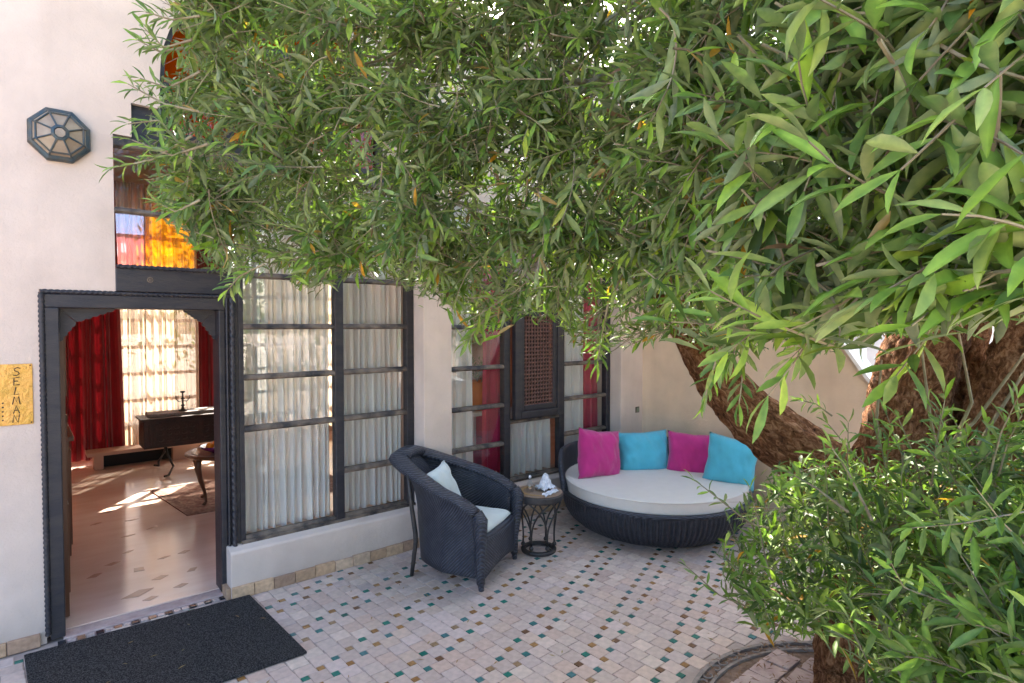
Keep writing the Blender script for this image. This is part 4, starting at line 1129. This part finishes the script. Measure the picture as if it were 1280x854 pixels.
def grow_twig(LV, TW, p, d, L_, nodes, ll, keep, tip=True, young=0.0, rad=.0022, droop=.5):
    """opposite leaf pairs along a bending twig; keep(P) says whether a leaf stands there"""
    d = d/np.linalg.norm(d); pts = [p.copy()]; q = p.copy()
    side = np.cross(d, rng.normal(size=3)); side /= np.linalg.norm(side)
    base = GREENS[rng.integers(len(GREENS))]
    bend = rng.normal(size=3)*.10 + np.array([0,0,-droop*.12])
    for i in range(nodes):
        d = d + bend + rng.normal(size=3)*.04; d /= np.linalg.norm(d)
        q = q + d*(L_/nodes); pts.append(q.copy())
        side = np.cross(d, side); side /= np.linalg.norm(side)+1e-9      # decussate
        if rng.random() < .04: continue
        for sg in (-1, 1):
            if rng.random() < .10: continue
            spread = rng.uniform(.55, 1.05) if i < nodes-1 else rng.uniform(.25, .5)
            a = d*math.cos(spread) + side*sg*math.sin(spread) + np.array([0,0,-.12*droop]) + rng.normal(size=3)*.14
            l = ll*rng.uniform(.7, 1.15)*(1 if i > 0 else .8)*(.8 if i == nodes-1 else 1)
            tipp = q + a/np.linalg.norm(a)*l
            if not keep(tipp): continue
            u = np.array([0,0,1.0]) + d*.3 + rng.normal(size=3)*.5
            c = base*rng.uniform(.5, 1.3)*(1+young*.5*(i/nodes))
            r = rng.random()
            if r < .012: c = np.array([.42,.22,.02])*rng.uniform(.7,1.2)
            elif r < .02: c = np.array([.16,.09,.05])
            elif r < .06: c = c*np.array([1.5,1.35,.9])
            LV.add(q.copy(), a, u, l, c)
    kk = [x for x in pts if keep(x)]
    if len(kk) > 2 and keep(pts[0]):
        TW.tube(kk, list(np.linspace(rad, rad*.45, len(kk))), 4, cap=False)
    return pts
def inside(poly, x, y):
    c = False; n = len(poly); j = n-1
    for i in range(n):
        xi, yi = poly[i]; xj, yj = poly[j]
        if (yi > y) != (yj > y) and x < (xj-xi)*(y-yi)/(yj-yi)+xi: c = not c
        j = i
    return c
def emit(root, LV, TW, name_leaf='leaf', nbig=300):
    p = np.array(LV.p); a = np.array(LV.a); u = np.array(LV.u); l = np.array(LV.l); c = np.clip(np.array(LV.c), .01, .6)
    Rm = frames(a, u)
    v = p + a/np.linalg.norm(a, axis=1, keepdims=True)*l[:,None]*.5 - CV
    dz = v@FV; sx = 640+FPX*(v@RV)/dz; sy = 427-FPX*(v@UV)/dz
    size = l/dz; size[(dz < .25) | (sx < 0) | (sx > 1280) | (sy < 0) | (sy > 854)] = 0
    # a leaf buried among others shows little: near ones win
    order = np.argsort(-size); big = order[:nbig]; rest = order[nbig:]
    off = np.array(root.location)
    # single leaves share 12 meshes
    V, F = TF; meshes = []
    for k in range(12):
        cur = rng.uniform(-1, 1.6); tw = rng.uniform(-.5,.5); vv = V.copy()
        vv[:,2] -= cur*.10*V[:,0]**2; vv[:,2] += tw*V[:,1]*V[:,0]*1.4 + np.sin(V[:,0]*11+k)*V[:,1]*.12; vv[:,1] += rng.normal()*.03*np.sin(V[:,0]*PI); vv[:,1] *= rng.uniform(.82,1.08)
        me = bpy.data.meshes.new('leaf'); me.from_pydata(vv.tolist(), [], F.tolist()); me.materials.append(M['leaf'])
        g = GREENS[k % 8]*rng.uniform(.85,1.35)
        g = np.clip(g, .02, .5)
        # midrib slightly paler
        lc = []
        for pl in me.polygons:
            for vi in pl.vertices: lc.append((*(g*(1.55 if vi % 3 == 1 else 1)), 1))
        set_col(me, lc); me.shade_smooth(); meshes.append(me)
    for i in big:
        o = bpy.data.objects.new(name_leaf, meshes[rng.integers(12)]); col.objects.link(o); o.parent = root
        R_ = Rm[i]*l[i]
        m4 = Matrix([[*R_[0], p[i][0]-off[0]],[*R_[1], p[i][1]-off[1]],[*R_[2], p[i][2]-off[2]],[0,0,0,1]])
        o.matrix_local = m4
    V, F = TL; nv = len(V); nf = len(F); n = len(rest)
    cur = rng.uniform(-1, 1.6, n); wd = rng.uniform(.8, 1.1, n)
    VV = np.repeat(V[None], n, 0); VV[:,:,2] -= cur[:,None]*.10*V[None,:,0]**2; VV[:,:,1] *= wd[:,None]
    W = np.einsum('nij,nvj->nvi', Rm[rest]*l[rest][:,None,None], VV) + p[rest][:,None,:] - off
    FF = (F[None] + (np.arange(n)*nv)[:,None,None]).reshape(-1, 4)
    me = bpy.data.meshes.new('foliage'); me.vertices.add(n*nv); me.vertices.foreach_set('co', W.astype(np.float32).ravel())
    me.loops.add(len(FF)*4); me.loops.foreach_set('vertex_index', FF.astype(np.int32).ravel())
    me.polygons.add(len(FF)); me.polygons.foreach_set('loop_start', np.arange(0, len(FF)*4, 4, dtype=np.int32)); me.polygons.foreach_set('loop_total', np.full(len(FF), 4, dtype=np.int32))
    me.polygons.foreach_set('use_smooth', np.ones(len(FF), dtype=bool))
    me.update(calc_edges=True); me.materials.append(M['leaf'])
    cc = np.repeat(np.concatenate([c[rest], np.ones((n,1))], 1), nf*4, 0); set_col(me, cc)
    o = link('foliage', me, root); o['kind'] = 'stuff'
    to = part('twigs', TW, M['twig'], root); to['kind'] = 'stuff'
    print('leaves', len(l))

CAN = [(168,215),(182,170),(200,130),(222,80),(222,30),(205,0),(190,-150),(100,-500),(1800,-500),(1800,380),(1400,385),(1280,392),(1200,408),(1160,425),(1130,415),(1085,425),(1060,430),(1030,440),(1000,432),(960,428),(930,440),(900,452),(880,440),(850,415),(815,418),(770,425),(742,458),(715,425),(690,400),(640,392),(610,425),(588,432),(565,385),(520,362),(490,352),(430,340),(385,368),(352,352),(320,325),(292,362),(262,335),(235,300),(185,250)]
def dfront(x, y):
    t = np.interp(x, [100,300,500,700,850,950,1100,1280,1700], [1.75,1.75,1.7,1.6,1.30,.95,.68,.55,.5])
    b = np.interp(y, [0,250,430], [0,.0,.35]) * np.interp(x, [400,700,900,1000], [.8,1,.4,.0])
    return t + b
def can_keep(P):
    x, y, d = proj(P)
    if d < .3: return False
    j = 7
    return inside(CAN, x+rng.normal()*j, y+rng.normal()*j) and d > .45
LV, TW = Leaves(), MB()
crown = np.array([3.7, 1.7, 2.6])
def canopy(n, depth_f, ll, box, L_=(.14,.30), nodes=(6,11), young=0., gap=None):
    k = 0; tries = 0
    while k < n and tries < n*30:
        tries += 1
        x = rng.uniform(box[0], box[1]); y = rng.uniform(box[2], box[3])
        if not inside(CAN, x, y): continue
        d = depth_f(x, y)
        if gap is not None and noise.noise(Vector((x*.014, y*.014, 8.1))) < gap: continue
        P = at_d(x, y, d)
        if P[2] < .9 or P[1] > 4.25: continue
        out = P - crown; out /= np.linalg.norm(out)
        dr = out*.8 + np.array([-.25,-.15,-.15]) + rng.normal(size=3)*.5
        if rng.random() < .25: dr = rng.normal(size=3)
        base = P - dr/np.linalg.norm(dr)*.12
        grow_twig(LV, TW, base, dr, rng.uniform(*L_), int(rng.integers(*nodes)), ll, can_keep, young=young)
        k += 1
hole = lambda x, y: .5+.5*noise.noise(Vector((x*.012, y*.012, 3.3)))
# front skin, hung in clumps: depth wanders with noise so there are near tufts and dark gaps
def fskin(x, y): return dfront(x, y)*(1 + .16*noise.noise(Vector((x*.011, y*.011, 0))) + abs(rng.normal())*.10)
canopy(1150, fskin, .073, (100, 900, -120, 470), young=.5, gap=.0)
canopy(330, lambda x, y: fskin(x, y)*.92, .080, (850, 1420, -150, 560), young=.5)
canopy(170, lambda x, y: max(1.1, dfront(x, y)*1.9) + abs(rng.normal())*.25, .066, (820, 1400, -150, 540))
canopy(900, lambda x, y: dfront(x, y)*1.15 + rng.uniform(.05, .9), .068, (110, 1400, -150, 460), gap=-.1)
canopy(3600, lambda x, y: dfront(x, y) + rng.uniform(.9, 2.3), .078, (150, 1400, -200, 440))
canopy(850, lambda x, y: rng.uniform(1.2, 3.9), .085, (150, 1700, -900, -60))  # leaves above the view, added to block skylight and darken the canopy
for k in range(1000):  # extra leaves added on the sun side to keep the shrub shaded
    P = np.array([rng.uniform(3.8, 7.2), rng.uniform(1.6, 4.2), rng.uniform(2.3, 4.3)])
    dr = (P - crown)*.6 + rng.normal(size=3)*.6
    grow_twig(LV, TW, P, dr, .28, 8, .085, can_keep)
# boughs that carry the leaves
for k in range(46):
    x = rng.uniform(240, 1200); y = rng.uniform(-60, 330)
    if not inside(CAN, x, y+20): continue
    e = at_d(x, y, dfront(x, y)+rng.uniform(.1, .6)); s = at_d(rng.uniform(760, 1150), rng.uniform(-150, 200), rng.uniform(2.6, 3.6))
    m_ = (e+s)/2 + rng.normal(size=3)*.12 + np.array([0,0,.12]); pts = []
    for t in np.linspace(0, 1, 12): pts.append(tuple((1-t)**2*s + 2*t*(1-t)*m_ + t*t*e + rng.normal(size=3)*.010))
    TW.tube(pts, list(np.linspace(rng.uniform(.010,.022)*(1 if x < 850 else .4), .003, 12)), 6, cap=False)
def sprig(LVx, TWx, path, ll, n, keep=lambda P: True, young=.3, rad=.0042):
    """a named spray of leaves along a path of (px, py, depth)"""
    P = [np.array(D(*q)) for q in path]
    L_ = [0]
    for a, b in zip(P[:-1], P[1:]): L_.append(L_[-1]+np.linalg.norm(b-a))
    def pos(s): 
        return np.array([np.interp(s, L_, [q[k] for q in P]) for k in range(3)])
    pts = [pos(s) for s in np.linspace(0, L_[-1], 14)]
    if path[-1][2] < 1.25: rad = rad*.5
    TWx.tube([tuple(q) for q in pts], list(np.linspace(rad, rad*.4, 14)), 6, cap=False)
    side = rng.normal(size=3)
    for i in range(n):
        s = L_[-1]*(.12 + .88*(i+1)/n); q = pos(s); d = pos(min(L_[-1], s+.01)) - pos(max(0, s-.01)); d /= np.linalg.norm(d)+1e-9
        side = np.cross(d, side); side /= np.linalg.norm(side)
        for sg in (-1, 1):
            sp_ = rng.uniform(.6,1.0) if i < n-1 else .3
            a = d*math.cos(sp_)+side*sg*math.sin(sp_)+rng.normal(size=3)*.12+np.array([0,0,-.15])
            LVx.add(q, a, np.array([0,0,1.])+rng.normal(size=3)*.5-FV*.5, ll*rng.uniform(.8,1.1), GREENS[rng.integers(8)]*rng.uniform(.9,1.3)*(1+young*i/n))
# large near sprays, upper right and centre right
for path in ([(1290,60,.75),(1200,62,.68),(1120,68,.62)], [(1300,300,.62),(1230,330,.60),(1190,350,.58),(1125,358,.55)], [(1290,210,.7),(1230,285,.62),(1195,300,.60)],
             [(1060,260,.9),(1020,225,.85),(985,215,.8),(930,275,.75)], [(1100,310,.9),(1040,320,.85),(985,345,.8),(930,345,.75)],
             [(1200,140,.8),(1100,190,.72),(1085,200,.7),(1060,215,.66)], [(1010,390,.9),(960,400,.85),(910,440,.8)], [(1080,360,.9),(1040,380,.85),(995,450,.8),(960,495,.8)],
             [(1180,370,.8),(1160,420,.75),(1120,470,.72)], [(1120,380,.8),(1080,395,.78),(1035,400,.76)], [(1000,90,.95),(960,80,.9),(905,60,.85)],
             [(1230,10,.6),(1290,60,.5),(1230,110,.45)], [(960,150,.95),(930,130,.9),(885,125,.85)],[(1150,5,.7),(1130,20,.65),(1125,60,.62)]):
    sprig(LV, TW, path, .064, 7, young=.5)
for path in ([(250,140,1.75),(205,130,1.75),(160,105,1.75)], [(250,20,1.75),(215,25,1.75),(182,15,1.75)], [(260,180,1.7),(215,195,1.7),(165,175,1.7)], [(230,60,1.8),(200,65,1.8),(172,50,1.8)], [(760,380,1.9),(752,420,1.9),(746,456,1.88)], [(640,385,1.9),(605,400,1.88),(585,425,1.85)], [(330,330,1.8),(300,345,1.8),(285,362,1.8)],
             [(240,170,1.7),(190,200,1.7),(140,210,1.7)], [(250,90,1.75),(210,110,1.75),(175,98,1.75)], [(250,250,1.7),(220,265,1.7),(200,255,1.7)], [(860,400,2.2),(830,415,2.2),(790,430,2.2)],
             [(240,50,1.75),(205,60,1.75),(180,35,1.75)], [(240,200,1.7),(200,150,1.72),(160,155,1.72)]):
    sprig(LV, TW, path, .058, 10)
for k in range(6):      # long sprays drooping before the leaning limb
    x = rng.uniform(900, 1080); y = rng.uniform(380, 410); d = np.interp(x, [830,1130], [1.7,.95]) + rng.uniform(-.1,.3)
    dx = rng.uniform(-60, 5); L2 = rng.uniform(45, 110)
    sprig(LV, TW, [(x,y,d),(x+dx*.5,y+L2*.45,d-.02),(x+dx,y+L2,d-.03)], .064, 7, young=.4)
emit(tree, LV, TW)

# ================================================================ OLIVE SUCKERS AT THE FOOT
shrub = thing('olive_shrub', 'dense leafy olive suckers growing around the foot of the old tree', 'shrub', (3.7, .9, 0))
SH = [(900,705),(915,655),(938,612),(978,572),(1030,562),(1100,572),(1160,560),(1230,560),(1290,520),(1500,500),(1700,1100),(1085,1100),(1085,850),(1070,815),(1040,800),(1000,795),(962,790),(925,770),(905,735)]
def sh_keep(P):
    x, y, d = proj(P); j = 8
    return P[2] > .02 and inside(SH, x+rng.normal()*j, y+rng.normal()*j)
LS, TS = Leaves(), MB()
def sfront(x, y):
    return np.interp(x, [900,1000,1150,1280,1500], [2.45,2.1,1.6,1.4,1.2]) - np.interp(y, [560,854], [-.35,.25])
def shrubs(n, df, ll, box=(900, 1500, 480, 1050)):
    k = 0; tr = 0
    while k < n and tr < n*20:
        tr += 1
        x = rng.uniform(box[0], box[1]); y = rng.uniform(box[2], box[3])
        if not inside(SH, x, y): continue
        P = at_d(x, y, df(x, y))
        if P[2] < .03: continue
        c = np.array([3.9, 1.0, .3]); out = P - c; out /= np.linalg.norm(out)
        dr = out*.6 + np.array([-.1,-.1,.55]) + rng.normal(size=3)*.5
        grow_twig(LS, TS, P - dr/np.linalg.norm(dr)*.1, dr, rng.uniform(.14,.32), int(rng.integers(6,11)), ll, sh_keep, young=.4, droop=-.1)
        k += 1
shrubs(430, lambda x, y: sfront(x, y)*(.92+.12*noise.noise(Vector((x*.012,y*.012,7)))+abs(rng.normal())*.06), .090)
shrubs(520, lambda x, y: sfront(x, y) + rng.uniform(.15,.8), .084)
shrubs(600, lambda x, y: sfront(x, y) + rng.uniform(.6,1.6), .066)
for path in ([(1010,775,2.4),(950,765,2.35),(900,745,2.3),(858,708,2.25)], [(960,660,2.2),(938,655,2.2),(900,625,2.15),(868,600,2.15)], [(975,760,2.2),(955,690,2.15),(945,640,2.1),(938,612,2.1)],
             [(1060,640,1.6),(1020,610,1.6),(985,590,1.6)], [(1090,650,1.5),(1060,590,1.45),(1040,560,1.45)], [(1280,640,1.2),(1200,655,1.1),(1140,660,1.05)], [(1200,760,1.2),(1130,735,1.1),(1112,700,1.05)],
             [(1040,520,2.6),(1020,505,2.6),(1000,500,2.6)], [(1110,610,2.2),(1060,560,2.2),(1035,530,2.2)], [(1250,600,2.2),(1210,560,2.2),(1190,520,2.2)], [(1300,700,1.1),(1250,650,1.05),(1220,610,1.0)]):
    sprig(LS, TS, path, .056, 9)
for k in range(16):      # long loose shoots climbing over the trunk
    x = rng.uniform(1000, 1290); y = rng.uniform(590, 660); d = np.interp(x, [1000,1290], [2.2,1.5]) + rng.uniform(-.15,.25)
    dx = rng.uniform(-55, 35); L2 = rng.uniform(60, 130)
    sprig(LS, TS, [(x,y,d),(x+dx*.4,y-L2*.55,d-.05),(x+dx,y-L2,d-.1)], .062, 8, young=.5, rad=.0028)
for a, b in (((1180,600,2.6),(1150,420,2.2)), ((1175,590,2.4),(1195,400,2.1)), ((1100,560,2.5),(1102,450,2.3)), ((1205,590,2.0),(1290,450,1.8)), ((1140,600,2.2),(1290,430,1.9))):
    p0, p1 = np.array(D(*a)), np.array(D(*b)); mid = (p0+p1)/2 + rng.normal(size=3)*.04
    TS.tube([tuple(p0), tuple(mid), tuple(p1)], [.008,.006,.004], 6, cap=False)
emit(shrub, LS, TS)

# plant in the orange pot
LP, TP = Leaves(), MB()
for k in range(16):
    a = rng.uniform(0, 6.28); grow_twig(LP, TP, np.array([pc[0], 5.12, 1.33]), np.array([math.cos(a)*.6, math.sin(a)*.6, 1]), .26, 6, .07, lambda P: True, young=1)
p_, a_, u_, l_ = map(np.array, (LP.p, LP.a, LP.u, LP.l)); Rm = frames(a_, u_); V, F = TL; mb = MB()
for i in range(len(l_)):
    W = (Rm[i]*l_[i]) @ V.T; mb.add((W.T + p_[i]).tolist(), F.tolist())
o = part('leaves', mb, M['leaf'], pt); flat_col(o.data, (.14,.2,.04)); part('stems', TP, M['twig'], pt)

# ================================================================ GARDEN BEHIND THE CAMERA (seen mirrored in the panes)
def garden_tree(x, y, h, r, label, n=1500, seed=0, col_=(.10,.16,.04), ll=.16):
    g = thing('garden_tree', label, 'tree', (x, y, 0), group='garden trees mirrored in the window panes')
    part('trunk', MB().tube([(x,y,-.02),(x+.05,y,h*.3),(x,y+.05,h*.62)], [.14,.10,.05], 9), M['twig'], g, smooth=True)
    rg_ = np.random.default_rng(seed); c = np.array([x, y, h*.6])
    u = rg_.normal(size=(n,3)); u /= np.linalg.norm(u, axis=1, keepdims=True); rr_ = rg_.random(n)**.4
    lump = 1 + .35*np.sin(u[:,0]*5+seed)*np.cos(u[:,2]*4) 
    P_ = c + u*(rr_*lump)[:,None]*np.array([r, r, h*.42])
    P_[:,2] = np.maximum(P_[:,2], .15)
    A = rg_.normal(size=(n,3)); Rm = frames(A, rg_.normal(size=(n,3))+np.array([0,0,1.])); V, F = TL
    W = np.einsum('nij,vj->nvi', Rm*ll, V*np.array([1,2.2,1])) + P_[:,None,:] - np.array([x, y, 0])
    FF = (F[None] + (np.arange(n)*len(V))[:,None,None]).reshape(-1,4)
    me = bpy.data.meshes.new('crown'); me.from_pydata(W.reshape(-1,3).tolist(), [], FF.tolist()); me.materials.append(M['leaf']); flat_col(me, col_)
    o = link('crown', me, g); o['kind'] = 'stuff'
garden_tree(6.8, -4.6, 3.4, 1.6, 'bushy green garden tree beyond the patio, left of three', seed=1, col_=(.13,.19,.04))
garden_tree(10.5, -5.5, 3.6, 1.9, 'bushy green garden tree beyond the patio, middle of three', seed=2)
garden_tree(8.2, -9.5, 6.0, 3.0, 'tall rounded garden tree beyond the patio', 2600, seed=3, ll=.22)
garden_tree(3.0, -8.5, 4.5, 2.2, 'rounded garden tree behind the photographer', 1800, seed=4)
garden_tree(15.5, -3.5, 5.5, 2.6, 'rounded garden tree at the far side of the garden', 2000, seed=5, ll=.2)
garden_tree(13.0, 3.2, 4.2, 1.8, 'green tree beyond the white terrace wall', 1600, seed=6, ll=.18)
garden_tree(-2.5, -7.5, 5.0, 2.4, 'rounded garden tree behind the patio on the left', 1800, seed=7, ll=.2)
garden_tree(4.5, 16.0, 5.0, 2.6, 'green tree behind the house', 1800, seed=8, ll=.2)
